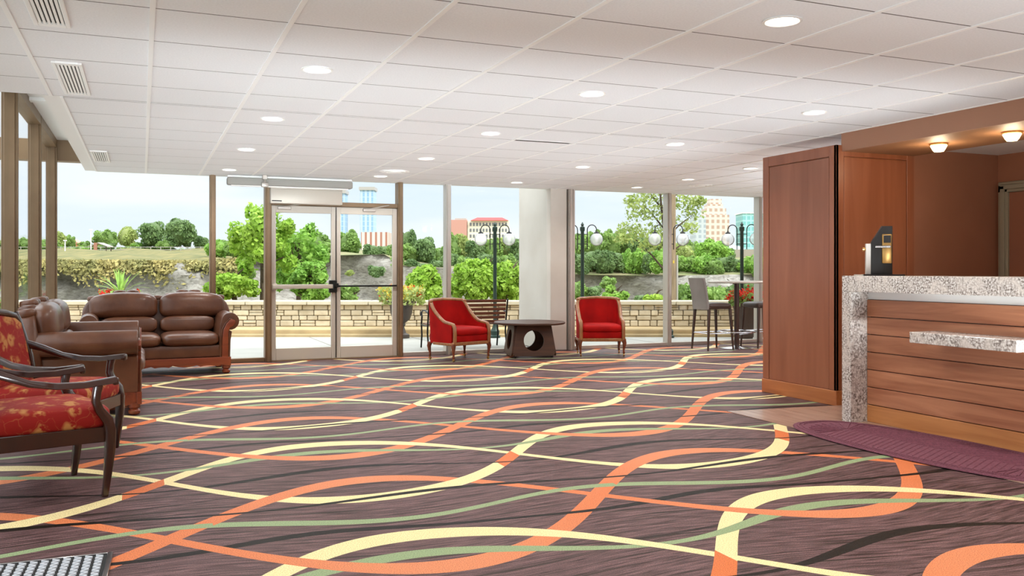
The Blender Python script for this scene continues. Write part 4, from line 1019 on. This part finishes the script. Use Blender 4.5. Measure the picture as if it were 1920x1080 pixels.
# just behind the stone wall
def NT(x, Z, ytop, **k):
    p_ = px(x, Z); return dict(loc=p_, h=zy(ytop, Z), **k)
near_tree('young_tree', 'bright green young tree rising between the far window post and glass doors', **NT(492, 20.5, 352, rx=1.05, rz=1.25, m='leaf_lime', nl=3800, lobes=26, s=(.06, .11), lobe_r=.20, trunk_r=.06, fill=.7))
near_tree('young_tree', 'leafy green tree seen through the left glass door', **NT(560, 24, 392, rx=.95, rz=1.35, m='leaf_bright', nl=3200, lobes=24, s=(.07, .12), lobe_r=.22, fill=.7))
near_tree('garden_bush', 'bright green bush in the lower half of the left glass door', cat='bush', **NT(585, 20, 478, rx=.62, rz=.62, m='leaf_bright', nl=4750, lobes=28, lobe_r=.24, fill=.55, s=(.05, .10)))
near_tree('garden_bush', 'bright green bush behind the stone wall left of the glass doors', cat='bush', **NT(440, 20, 505, rx=.70, rz=.40, m='leaf_lime', nl=4375, lobes=28, lobe_r=.24, fill=.55, s=(.05, .10)))
near_tree('garden_bush', 'small green bush low behind the closed edge of the glass doors', cat='bush', **NT(655, 20.5, 528, rx=.33, rz=.34, m='leaf_mid', nl=2000, lobes=20, lobe_r=.24, fill=.55, s=(.05, .09)))
near_tree('garden_bush', 'lime green bush behind the urn right of the glass doors', cat='bush', **NT(795, 19.6, 486, rx=.55, rz=.58, m='leaf_lime', nl=5250, lobes=32, lobe_r=.24, fill=.55, s=(.05, .10)))
near_tree('garden_bush', 'lime green bush behind the left red armchair', cat='bush', **NT(890, 19.4, 470, rx=.62, rz=.72, m='leaf_lime', nl=6250, lobes=36, lobe_r=.24, fill=.55, s=(.05, .10)))
near_tree('garden_bush', 'lime green bush behind the lamp post beside the white column', cat='bush', **NT(955, 19.8, 472, rx=.55, rz=.70, m='leaf_lime', nl=5500, lobes=32, lobe_r=.24, fill=.55, s=(.05, .10)))
near_tree('garden_bush', 'small lime bush behind the right red armchair', cat='bush', **NT(1150, 22, 532, rx=.48, rz=.38, m='leaf_bright', nl=2750, lobes=20, lobe_r=.24, fill=.55, s=(.05, .09)))
near_tree('garden_bush', 'bright lime bush left of the wooden utility pole', cat='bush', **NT(1228, 20, 542, rx=.32, rz=.28, m='leaf_lime', nl=2125, lobes=20, lobe_r=.24, fill=.55, s=(.05, .09)))
near_tree('garden_bush', 'deep green bush behind the bar stool', cat='bush', **NT(1310, 23, 526, rx=.95, rz=.5, m='leaf_mid', nl=4500, lobes=32, lobe_r=.24, fill=.55, s=(.06, .11)))
near_tree('garden_bush', 'deep green bush behind the bar table', cat='bush', **NT(1395, 23, 520, rx=.85, rz=.52, m='leaf_dark', nl=4250, lobes=32, lobe_r=.24, fill=.55, s=(.06, .11)))
# airy tree with long limbs, right
t = thing('locust_tree', 'airy tree with thin leaning branches and loose leaves by the utility pole', 'tree', px(1252, 22, -.6))
b = MB(); bl = MB()
RV = Vector((CS, -SN, 0)); UP = Vector((0, 0, 1)); DV = Vector((SN, CS, 0))
def tp(x, y, dz=0):   # point on the tree's own vertical plane, local
    return px(x, 22 + dz, zy(y, 22)) - Vector(px(1252, 22, -.6))
limbs = [[(1252, 560), (1250, 500), (1246, 430), (1240, 390), (1236, 340)], [(1250, 512), (1222, 478), (1195, 450), (1175, 442)], [(1246, 430), (1225, 405), (1205, 385)], [(1246, 450), (1275, 420), (1300, 400)], [(1240, 395), (1258, 372), (1285, 360)], [(1248, 480), (1275, 460), (1290, 440)], [(1240, 390), (1220, 365), (1200, 350)]]
for li, lm in enumerate(limbs):
    dzs = [0, .2, .4, .5, .6]; sg = 1 if li % 2 else -1
    P = [tp(x, y, dzs[i] * sg) for i, (x, y) in enumerate(lm)]
    k = len(P); r0 = .07 if li == 0 else .028
    b.tube(P, [r0 * (1 - .75 * i / (k - 1)) for i in range(k)], 8)
cl = [(1195, 400, .35), (1180, 430, .35), (1210, 375, .4), (1235, 360, .4), (1262, 385, .35), (1285, 375, .4), (1300, 400, .3), (1222, 400, .35), (1265, 350, .4), (1205, 345, .4), (1290, 345, .4), (1245, 340, .4), (1170, 445, .3), (1205, 440, .4), (1230, 435, .35), (1290, 425, .3), (1215, 460, .3), (1255, 410, .3), (1310, 380, .2), (1185, 375, .25)]
P, Nn = [], []
for (x, y, r) in cl:
    c = np.array(tp(x, y, rng.uniform(-.5, .5)))
    for _ in range(120):
        d = rng.normal(size=3); d /= np.linalg.norm(d); P.append(c + d * r * rng.random() ** .5 * np.array([1, 1, .7])); Nn.append(rng.normal(size=3) + np.array([0, 0, .5]))
leaf_mesh(bl, P, Nn, .045, .08); finish_leaves(bl, 'foliage', M_['leaf_olive'], t); b.obj('trunk', M_['bark'], t, True)

t = thing('utility_pole', 'tall tan wooden utility pole with a yellow tag behind the window post', 'pole', px(1259, 21, -.6))
b = MB(); b.tube([(0, 0, -.4), (0, 0, 7.5)], [.11, .095], 16); b.obj('pole', mat('weathered_pole', (150, 130, 104), .9, c2=(126, 108, 84), scale=6, stretch=(4, 4, .4)), t, True)
b = MB(); b.box(-.05, .05, -.102, -.094, 2.0, 2.07, Matrix.Rotation(-YAW, 4, 'Z')); b.obj('tag', M_['petal_yellow'], t)
b = MB(); b.tube([(.13, 0, .9), (.13, 0, 2.2)], .03, 10, Matrix.Rotation(-YAW, 4, 'Z')); b.obj('conduit', M_['silver'], t, True)

# planters
def flowers(parent, n, r, z0, z1, petal, leafm='leaf_bright', seed=0, fl=.5, ps=.035):
    b = MB(); P, Nn = [], []
    for _ in range(n):
        a = rng.random() * 6.28; q = r * rng.random() ** .5; P.append((q * math.cos(a), q * math.sin(a), z0 + (z1 - z0) * rng.random())); Nn.append(rng.normal(size=3))
    leaf_mesh(b, P, Nn, .035, .07); finish_leaves(b, 'leaves', M_[leafm], parent)
    b = MB(); P, Nn = [], []
    for _ in range(int(n * fl / 14)):
        a = rng.random() * 6.28; q = r * 1.0 * rng.random() ** .5; c = (q * math.cos(a), q * math.sin(a), z0 + (z1 - z0) * (.45 + .6 * rng.random()))
        for _ in range(14): d = rng.normal(size=3) * ps * .7; P.append(np.array(c) + d); Nn.append(rng.normal(size=3))
    leaf_mesh(b, P, Nn, ps * .7, ps, 1.1); finish_leaves(b, 'blossoms', M_[petal], parent)
t = thing('planter_pot', 'dark pot of red geraniums outside behind the bar table', 'planter', (10.15, 13.1, 0))
b = MB(); b.lathe([(.13, 0), (.15, .03), (.20, .5), (.235, .60), (.24, .64), (.21, .64), (.20, .58), (0, .57)], 28); b.obj('pot', mat('brown_pot', (74, 56, 46), .6), t, True)
flowers(t, 420, .30, .60, .84, 'petal_red', 'leaf_mid', fl=1.6, ps=.05)
t = thing('garden_urn', 'dark classical urn with yellow and red flowers outside the glass doors', 'planter', (4.38, 15.6, 0))
b = MB(); b.lathe([(.15, 0), (.15, .06), (.09, .09), (.07, .15), (.055, .20), (.08, .24), (.07, .27), (.16, .34), (.20, .46), (.21, .58), (.27, .64), (.275, .67), (.24, .67), (.19, .60), (0, .58)], 32); b.obj('urn_body', mat('dark_urn', (64, 56, 50), .5), t, True)
flowers(t, 700, .42, .62, .92, 'petal_yellow', 'leaf_olive', fl=.9, ps=.04)
b = MB(); P, Nn = [], []
for c in [(-.12, 0, .93), (.18, .1, .90), (.3, -.1, .78), (-.34, .0, .72)]:
    for _ in range(26): P.append(np.array(c) + rng.normal(size=3) * .035); Nn.append(rng.normal(size=3))
leaf_mesh(b, P, Nn, .03, .05, 1.1); finish_leaves(b, 'red_blossoms', M_['petal_red'], t)
def spiky(name, label, loc, potc, petal, h=.62, zb=0, pot=(.16, .22, .42)):
    t = thing(name, label, 'planter', loc)
    b = MB(); b.lathe([(pot[0] * .8, 0), (pot[0], .05), (pot[1], pot[2] * .9), (pot[1] + .02, pot[2]), (pot[1] - .02, pot[2]), (0, pot[2] - .04)], 26); b.obj('pot', potc, t, True)
    b = MB()
    for k in range(34):
        a = rng.random() * 6.28; th = .15 + 1.05 * rng.random(); Lh = h * (.7 + .4 * rng.random()); pts = []
        for j in range(6):
            s = j / 5; pts.append(Vector((math.cos(a) * Lh * s * math.sin(th * (.6 + .5 * s)), math.sin(a) * Lh * s * math.sin(th * (.6 + .5 * s)), pot[2] + Lh * s * math.cos(th * (.5 + .6 * s)))))
        sd = Vector((-math.sin(a), math.cos(a), 0)); w = [.016, .02, .018, .014, .009, .001]
        V = [p_ + sd * w[j] for j, p_ in enumerate(pts)] + [p_ - sd * w[j] + Vector((0, 0, .004)) for j, p_ in enumerate(pts)]
        b.add(V, [(j, j + 1, 7 + j, 6 + j) for j in range(5)])
    b.obj('spiky_leaves', M_['grass_leaf'], t)
    flowers(t, 160, pot[1] * 1.3, pot[2] - .03, pot[2] + .10, petal, 'leaf_mid', fl=2.4, ps=.035)
    return t
spiky('spiky_planter', 'red planter with spiky green leaves outside behind the far loveseat', px(226, 14.9), M_['terracotta'], 'petal_red', .52, pot=(.18, .26, .78))
spiky('spiky_planter', 'planter with pink flowers outside the left windows, nearer one', (-1.75, 11.2, 0), mat('grey_pot', (120, 118, 112), .8), 'petal_pink', .4, pot=(.16, .22, .74))
spiky('spiky_planter', 'planter with pink flowers outside the left windows, farther one', (-2.0, 14.4, 0), mat('stone_pot', (140, 134, 122), .8), 'petal_pink', .4, pot=(.18, .24, .70))

# ------------------------------------------------------------------ gorge terrain
def interp(x, T):
    if x <= T[0][0]: return T[0][1]
    for (a, va), (b_, vb) in zip(T, T[1:]):
        if x <= b_: return va + (vb - va) * (x - a) / (b_ - a)
    return T[-1][1]
# rim height line of the opposite cliff (pixel row of the rim -> height at distance 120)
RIM = [(-900, 492), (90, 492), (380, 494), (500, 484), (620, 479), (720, 477), (760, 500), (980, 506), (1080, 515), (1240, 517), (1300, 516), (1420, 514), (2600, 512)]
rr_ = np.random.default_rng(5)
def cl_noise(x, z):
    return 2.0 * math.sin(x * .013 + .5 * math.sin(z * .3)) + .7 * math.sin(x * .05 + z * .5) + .3 * math.sin(x * .13 - z * 1.1)
b = MB()
cols = list(range(-900, 2601, 12)); NR = 34
V = []
for x in cols:
    zr = zy(interp(x, RIM), 120)
    for j in range(NR):
        f = j / (NR - 1); z = zr - 26 * (1 - f) ** 1.0; Z = 120 - 9 * (1 - f) + cl_noise(x, z) + rr_.normal() * .15
        step = .3 * math.sin(z * 2.1 + .01 * x); p_ = px(x, Z + step, z); V.append(tuple(p_))
Fq = [(i * NR + j, (i + 1) * NR + j, (i + 1) * NR + j + 1, i * NR + j + 1) for i in range(len(cols) - 1) for j in range(NR - 1)]
b.add(V, Fq); o = b.obj('gorge_cliff', M_['rock'], None, True, ang=60); tag(o, 'layered grey rock cliff face across the gorge', 'cliff')
# ground above the rim: rises gently backwards
TOP = [(-900, 466), (400, 466), (500, 470), (760, 470), (980, 470), (1080, 470), (1300, 470), (2600, 470)]
b = MB(); NR2 = 10; V = []
for x in cols:
    zr = zy(interp(x, RIM), 120); zt = zy(interp(x, TOP), 185)
    for j in range(NR2):
        f = j / (NR2 - 1); Z = 119 + 66 * f if j < NR2 - 1 else 700; z = zr + (zt - zr) * (f ** .8 if j < NR2 - 1 else 1) + (0 if j in (0,) else .25 * math.sin(x * .05 + j)); V.append(tuple(px(x, Z, z)))
b.add(V, [(i * NR2 + j, (i + 1) * NR2 + j, (i + 1) * NR2 + j + 1, i * NR2 + j + 1) for i in range(len(cols) - 1) for j in range(NR2 - 1)])
for i, f in enumerate(b.f):
    xc = cols[min(f[0] // NR2, len(cols) - 1)]; b.mi[i] = 0 if xc < 500 else 1
struct(b.obj('ground_far_bank', [M_['meadow'], M_['scrub']]), 'grassy ground above the opposite cliff')
# near slope below the stone wall
b = MB(); V = []
for x in range(-900, 2601, 50):
    for (Z, z) in ((17.5, .05), (19, -.35), (24, -1.2), (40, -9), (70, -22), (112, -26)): V.append(tuple(px(x, Z, z + .2 * math.sin(x * .02 + Z))))
n_ = len(range(-900, 2601, 50)); b.add(V, [(i * 6 + j, (i + 1) * 6 + j, (i + 1) * 6 + j + 1, i * 6 + j + 1) for i in range(n_ - 1) for j in range(5)])
struct(b.obj('ground_near_slope', M_['scrub']), 'scrubby slope falling into the gorge')

# far trees: a few shared crowns, many copies
protos = {}
def proto(kind):
    if kind not in protos:
        m = {'dark': 'leaf_dark', 'mid': 'leaf_mid', 'olive': 'leaf_olive', 'bright': 'leaf_bright'}[kind]
        b = crown(4200, 34, 1, 1, 1, .07, .14, .26, .3)
        b.v = [(x, y, z + 1.0) for x, y, z in b.v]
        c = MB(); c.grid(lambda u_, v_: (.62 * math.cos(u_ * 6.283) * math.cos((v_ - .5) * 3.14), .62 * math.sin(u_ * 6.283) * math.cos((v_ - .5) * 3.14), 1 + .66 * math.sin((v_ - .5) * 3.14)), 20, 12, None, True)
        kk = len(b.v); b.v += c.v; b.f += [tuple(i + kk for i in f) for f in c.f]; b.mi += [0] * len(c.f)
        me = bpy.data.meshes.new('far_tree_' + kind); me.from_pydata(b.v, [], b.f); me.materials.append(M_[m]); protos[kind] = me
    return protos[kind]
tree_n = 0
def far_tree(x, ytop, ybase, wpx, Z, kind, label, group, name='distant_tree', cat='tree'):
    o = bpy.data.objects.new(name, proto(kind)); col.objects.link(o)
    zb, zt = zy(ybase, Z), zy(ytop, Z); o.location = px(x, Z, zb - .3); r = wpx / 2 * Z / F / .92; h = (zt - zb) / 1.95
    o.scale = (r, r, h); o.rotation_euler = (0, 0, rng.random() * 6.28); tag(o, label, cat, group); return o
named = [(110, 428, 470, 34, 190, 'olive', 'olive tree just right of the far left window post'), (131, 436, 470, 26, 195, 'mid', 'low tree left of the small red roofed house'), (197, 425, 470, 46, 200, 'mid', 'broad tree behind the gazebo roof'), (238, 418, 469, 38, 190, 'olive', 'light green tree right of the gazebo'), (286, 405, 470, 54, 185, 'dark', 'tall round dark tree, left of the tallest one'), (337, 398, 470, 60, 180, 'dark', 'tallest pointed dark tree beyond the meadow'), (377, 436, 470, 34, 185, 'dark', 'short dark tree against the wide window post'), (160, 448, 470, 30, 200, 'mid', 'low bushes right of the tall white light pole'), (258, 450, 470, 30, 185, 'bright', 'small bright tree between the gazebo and dark trees'), (310, 446, 470, 34, 178, 'mid', 'low tree filling the gap under the tall dark trees'),
         (655, 424, 480, 56, 130, 'mid', 'round tree on the cliff top seen through the right glass door'), (590, 428, 480, 60, 132, 'mid', 'broad tree on the cliff top seen through the left glass door'), (765, 418, 500, 40, 130, 'dark', 'dark conical tree right of the door frame'), (797, 433, 500, 48, 128, 'dark', 'round dark tree left of the middle window post'), (1334, 440, 500, 70, 132, 'bright', 'light green tree below the stepped stone tower'), (430, 442, 482, 60, 140, 'mid', 'tree behind the young tree left of the doors')]
for (x, yt, yb_, w, Z, k, lab) in named: far_tree(x, yt, yb_, w, Z, k, lab, 'trees across the gorge')
# dense bands
kinds = ['dark', 'mid', 'mid', 'olive', 'dark', 'bright']
ORD = ['first', 'second', 'third', 'fourth', 'fifth', 'sixth', 'seventh', 'eighth', 'ninth', 'tenth', 'eleventh', 'twelfth', 'thirteenth', 'fourteenth', 'fifteenth']
def band(x0, x1, step, yt, yb_, w, Z, kset, lab, grp):
    x = x0; bn = 0
    while x < x1:
        kd = kset[rng.integers(len(kset))]; bn += 1
        far_tree(x, yt + rng.uniform(-7, 7), yb_, w * rng.uniform(.8, 1.25), Z + rng.uniform(-3, 3), kd, '%s %s, %s from left' % ({'dark': 'deep green', 'mid': 'mid green', 'olive': 'olive green', 'bright': 'light green'}[kd], lab, ORD[bn - 1]), grp); x += step * rng.uniform(.75, 1.25)
band(20, 106, 26, 440, 470, 34, 185, ['mid', 'olive'], 'tree across the gorge seen between the left window posts', 'trees seen between the left posts')
band(104, 400, 22, 456, 472, 26, 186, ['mid', 'dark', 'bright'], 'low tree in the hedge behind the meadow fence', 'hedge trees behind the meadow fence')
band(-460, 20, 90, 440, 470, 50, 185, ['mid', 'dark'], 'tree across the gorge beyond the left edge of the photo', 'trees beyond the left edge')
band(408, 640, 34, 446, 484, 46, 128, ['mid', 'mid', 'bright'], 'tree in the cliff top row behind the glass doors', 'cliff top trees behind the doors')
band(700, 840, 26, 452, 500, 44, 127, ['dark', 'mid'], 'tree in the cliff top row left of the middle post', 'cliff top trees right of the doors')
band(715, 850, 24, 478, 516, 40, 119, ['mid', 'dark'], 'shrubby tree on the cliff edge right of the doors', 'cliff edge shrubs right of the doors')
band(845, 980, 24, 436, 500, 46, 140, ['mid', 'dark', 'olive'], 'tree in front of the red roofed hotel', 'trees below the red roofed hotel')
band(845, 980, 22, 468, 515, 40, 122, ['dark', 'mid'], 'tree on the slope below the hotel', 'slope trees below the hotel')
band(1062, 1245, 24, 430, 490, 50, 150, ['dark', 'mid', 'olive'], 'tree in the back row right of the white column', 'back row trees right of the column')
band(1062, 1245, 22, 462, 516, 44, 121, ['mid', 'dark', 'bright'], 'tree in the front row right of the white column', 'front row trees right of the column')
band(1262, 1365, 20, 448, 495, 42, 150, ['olive', 'mid', 'dark'], 'tree in the back row below the stepped tower', 'back row trees below the stepped tower')
band(1262, 1440, 20, 474, 518, 42, 121, ['mid', 'dark', 'bright'], 'tree in the front row behind the bar table', 'front row trees behind the bar table')
band(1440, 1700, 70, 460, 515, 60, 125, ['mid', 'dark'], 'tree across the gorge hidden behind the wood pier', 'trees hidden behind the pier')
for (x, yt, yb_, w, Z, k, lab) in [(1112, 528, 560, 40, 105, 'dark', 'dark shrub low on the rock right of the column'), (1205, 545, 566, 34, 100, 'dark', 'small dark shrub low on the rock left of the pole'), (1290, 532, 575, 70, 100, 'mid', 'green shrub on the rock left of the bar stool'), (1350, 528, 575, 80, 98, 'dark', 'dark shrub on the rock above the bar table'), (1410, 524, 575, 60, 98, 'mid', 'green shrub on the rock beside the right window post'), (470, 500, 520, 26, 108, 'mid', 'small shrub on the rock behind the young tree'), (655, 500, 516, 18, 108, 'olive', 'tiny olive shrub on the bare rock in the door glass'), (1140, 512, 540, 40, 108, 'mid', 'green shrub spilling over the cliff right of the column'), (1085, 520, 560, 44, 105, 'mid', 'green shrub at cliff foot beside the second lamp post'), (705, 490, 520, 36, 112, 'dark', 'dark shrub at the cliff edge at the right door stile')]:
    far_tree(x, yt, yb_, w, Z, k, lab, 'shrubs on the cliff face', 'cliff_shrub', 'shrub')

b = MB(); P, Nn = [], []
for _ in range(9000):
    x = rng.uniform(-250, 470); q = rng.random() ** 1.6; zr = zy(interp(x, RIM), 120)
    P.append(tuple(px(x, 118.6 + rng.uniform(-.8, .6) - q * 1.2, zr + .25 - q * (1.4 + 2.6 * rng.random() ** 2) * (.75 + .25 * math.sin(x * .045)))) ); Nn.append(np.array([-SN, -CS, .4]) + rng.normal(size=3) * .5)
leaf_mesh(b, P, Nn, .18, .42, 1.8); tag(finish_leaves(b, 'dry_grass', mat('dry_grass_tuft', (172, 156, 96), .8, c2=(128, 126, 74), scale=.3, isl=.3)), 'dry yellow weeds spilling over the cliff edge at left', 'grass', kind='stuff')
# fence, poles, gazebo, house on the meadow
t = thing('meadow_fence', 'long thin grey rail fence along the top of the meadow', 'fence', px(240, 172, zy(471, 172)), -YAW)
b = MB(); [b.box(-25, 28, -.03, .03, z, z + .10) for z in (.25, .75)]; b.obj('rail', M_['silver'], t)
for i in range(28): b = MB(); b.box(-25 + i * 1.96, -24.88 + i * 1.96, -.05, .05, 0, .9); b.obj('fence_post', M_['silver'], t)
for (x, yt, lab) in [(170.5, 432, 'tall white light pole in the meadow'), (122, 452, 'short white light pole in the meadow')]:
    Z = 165; t = thing('light_pole', lab, 'light pole', px(x, Z, zy(471, Z))); h = zy(yt, Z) - zy(471, Z)
    b = MB(); b.tube([(0, 0, 0), (0, 0, h)], .10, 8); b.obj('mast', M_['white'], t, True)
    b = MB(); b.box(-.3, .3, -.15, .15, h, h + .2); b.obj('lamp_head', M_['white'], t)
Z = 168; t = thing('park_gazebo', 'small open shelter with pale pitched roof and brick chimney in the meadow', 'shelter', px(189, Z, zy(472, Z)), -YAW)
b = MB(); b.prism([(-1.9, 1.0), (0, 1.75), (1.9, 1.0), (1.9, .88), (0, 1.6), (-1.9, .88)], -1.2, 1.2); b.obj('roof', M_['silver'], t)
for sx in (-1.5, 1.5):
    for sy in (-1, 1): b = MB(); b.box(sx - .06, sx + .06, sy - .06, sy + .06, 0, 1.05); b.obj('post', M_['bark'], t)
b = MB(); b.box(-.75, -.15, -1.3, -1.1, 0, 1.7); b.obj('chimney', mat('brick_chimney', (170, 120, 100), .9), t)
def facade_mat(name, wall, win, sx, sz, wx=.55, wz=.6):
    m, nt, p, out = new_mat(name); X.nt = nt; N = nt.nodes.new; L = nt.links.new
    tc = N('ShaderNodeTexCoord'); sep = N('ShaderNodeSeparateXYZ'); L(tc.outputs['Object'], sep.inputs[0])
    h = X(sep.outputs['X']) + X(sep.outputs['Y']); w = ((h / sx).fract() < wx) * ((X(sep.outputs['Z']) / sz).fract() < wz)
    mx = N('ShaderNodeMix'); mx.data_type = 'RGBA'; L(w.v, mx.inputs[0]); mx.inputs[6].default_value = lin(wall); mx.inputs[7].default_value = lin(win); L(mx.outputs[2], p.inputs['Base Color']); p.inputs['Roughness'].default_value = .6; return m
def block(t, x0, x1, y0, y1, z0, z1, m, name='wall'):
    b = MB(); b.box(x0, x1, y0, y1, z0, z1); return b.obj(name, m, t)
Z = 230; k = Z / F
t = thing('hotel_building', 'cream hotel building with red roof and brick wing', 'building', px(900, Z, 4.8), -YAW)
zz = lambda y: zy(y, Z) - 4.8
block(t, (845 - 900) * k, (876 - 900) * k, -2, 8, 0, zz(413), mat('brick_wing', (196, 146, 132), .9), 'brick_wing'); block(t, (853 - 900) * k, (874 - 900) * k, 0, 7, zz(413), zz(409), M_['silver'], 'parapet')
cw = block(t, (877 - 900) * k, (955 - 900) * k, -1, 8, 0, zz(414), mat('cream_wall', (232, 226, 206), .85), 'cream_wall')
for r_ in range(3):
    for q in range(12):
        b = MB(); x0 = (881 - 900) * k + q * (72 * k / 12); b.box(x0, x0 + 3.6 * k, -1.06, -.98, zz(424 + r_ * 11), zz(418 + r_ * 11)); b.obj('window', mat('hotel_window', (120, 122, 124), .3) if 'hotel_window' not in bpy.data.materials else bpy.data.materials['hotel_window'], cw)
b = MB(); x0, x1 = (883 - 900) * k, (953 - 900) * k
b.add([(x0, -2, zz(414)), (x1, -2, zz(414)), (x1, 9, zz(414)), (x0, 9, zz(414)), (x0 + 1.6, 2, zz(407)), (x1 - 1.6, 2, zz(407)), (x1 - 1.6, 5, zz(407)), (x0 + 1.6, 5, zz(407))], [(0, 1, 5, 4), (1, 2, 6, 5), (2, 3, 7, 6), (3, 0, 4, 7), (4, 5, 6, 7), (0, 3, 2, 1)]); b.obj('roof', mat('red_roof', (220, 72, 70), .8), t)
Z = 520; k = Z / F; zz = lambda y: zy(y, Z) - 4.8
t = thing('stepped_tower', 'tall pale stepped stone tower above the right trees', 'building', px(1336, Z, 4.8), -YAW + R(0))
fm = facade_mat('tower_facade', (214, 202, 188), (182, 152, 134), 3.1, 3.4)
for (a, c, y0, d, nm) in [(1315, 1362, 404, 7, 'tower_body'), (1319, 1357, 392, 6, 'upper_tier'), (1324, 1352, 384, 5, 'crown_tier'), (1328, 1350, 374, 4, 'top_block'), (1299, 1318, 408, 8, 'side_wing')]: block(t, (a - 1336) * k, (c - 1336) * k, -d, d, 0, zz(y0), fm if nm != 'side_wing' else facade_mat('side_wing_facade', (190, 196, 198), (160, 170, 176), 3, 3), nm)
t = thing('teal_office_tower', 'teal glass office block at the right window post', 'building', px(1410, Z, 4.8), -YAW)
fm = facade_mat('teal_glass', (164, 212, 208), (122, 184, 184), 2.6, 3.2, .7, .7)
block(t, (1386 - 1410) * k, (1450 - 1410) * k, -8, 8, 0, zz(401), fm, 'glass_block'); block(t, (1384 - 1410) * k, (1452 - 1410) * k, -8.5, 8.5, zz(402), zz(400), M_['white'], 'roof_edge')
t = thing('domed_arena', 'low pale grey domed building left of the teal block', 'building', px(1372, 380, 4.8), -YAW)
b = MB(); b.lathe([(6.5, 0), (6.5, 3.4), (5.6, 5.2), (3.6, 6.6), (0, 7.2)], 32); b.obj('dome', mat('dome_grey', (190, 204, 208), .5), t, True)
t = thing('parking_deck', 'low brown parking deck on the right hillside', 'building', px(1400, 160, zy(492, 160)), -YAW); block(t, -3.5, 5, -2, 3, 0, zy(468, 160) - zy(492, 160), mat('deck_brown', (160, 150, 136), .9), 'deck_wall')
Z = 620; k = Z / F; zz = lambda y: zy(y, Z) - 4.8
fb = facade_mat('blue_tower_facade', (186, 208, 226), (140, 176, 208), 3.0, 3.4, .5, .9)
for (a, c, yt, lab) in [(678, 703, 352, 'pale blue tower behind the right glass door'), (637, 649, 358, 'slim pale blue tower at the meeting stiles of the glass doors')]:
    t = thing('blue_tower', lab, 'building', px((a + c) / 2, Z, 4.8), -YAW); h_ = (c - a) / 2 * k
    block(t, -h_, h_, -6, 6, 0, zz(yt + 6), fb, 'shaft'); block(t, -h_ - .8, h_ + .8, -6.8, 6.8, zz(yt + 6), zz(yt), M_['silver'], 'top_deck')
Z = 260; k = Z / F; t = thing('striped_block', 'white building with brick stripes at the foot of the blue tower', 'building', px(706, Z, 4.8), -YAW)
block(t, -26 * k, 24 * k, -3, 5, 0, zy(436, Z) - 4.8, facade_mat('striped_facade', (212, 206, 198), (172, 118, 100), 1.5, 90, .42, 1.1), 'facade')
Z = 240; t = thing('brick_house', 'distant low house with a red roof beyond the meadow', 'building', px(139, Z, 5.0), -YAW)
block(t, -2.2, 2.2, -1.5, 1.5, 0, 3.4, mat('house_brick', (190, 120, 96), .9), 'wall'); b = MB(); b.prism([(-2.4, 3.4), (0, 4.6), (2.4, 3.4)], -1.7, 1.7); b.obj('roof', mat('house_roof', (200, 150, 130), .9), t)
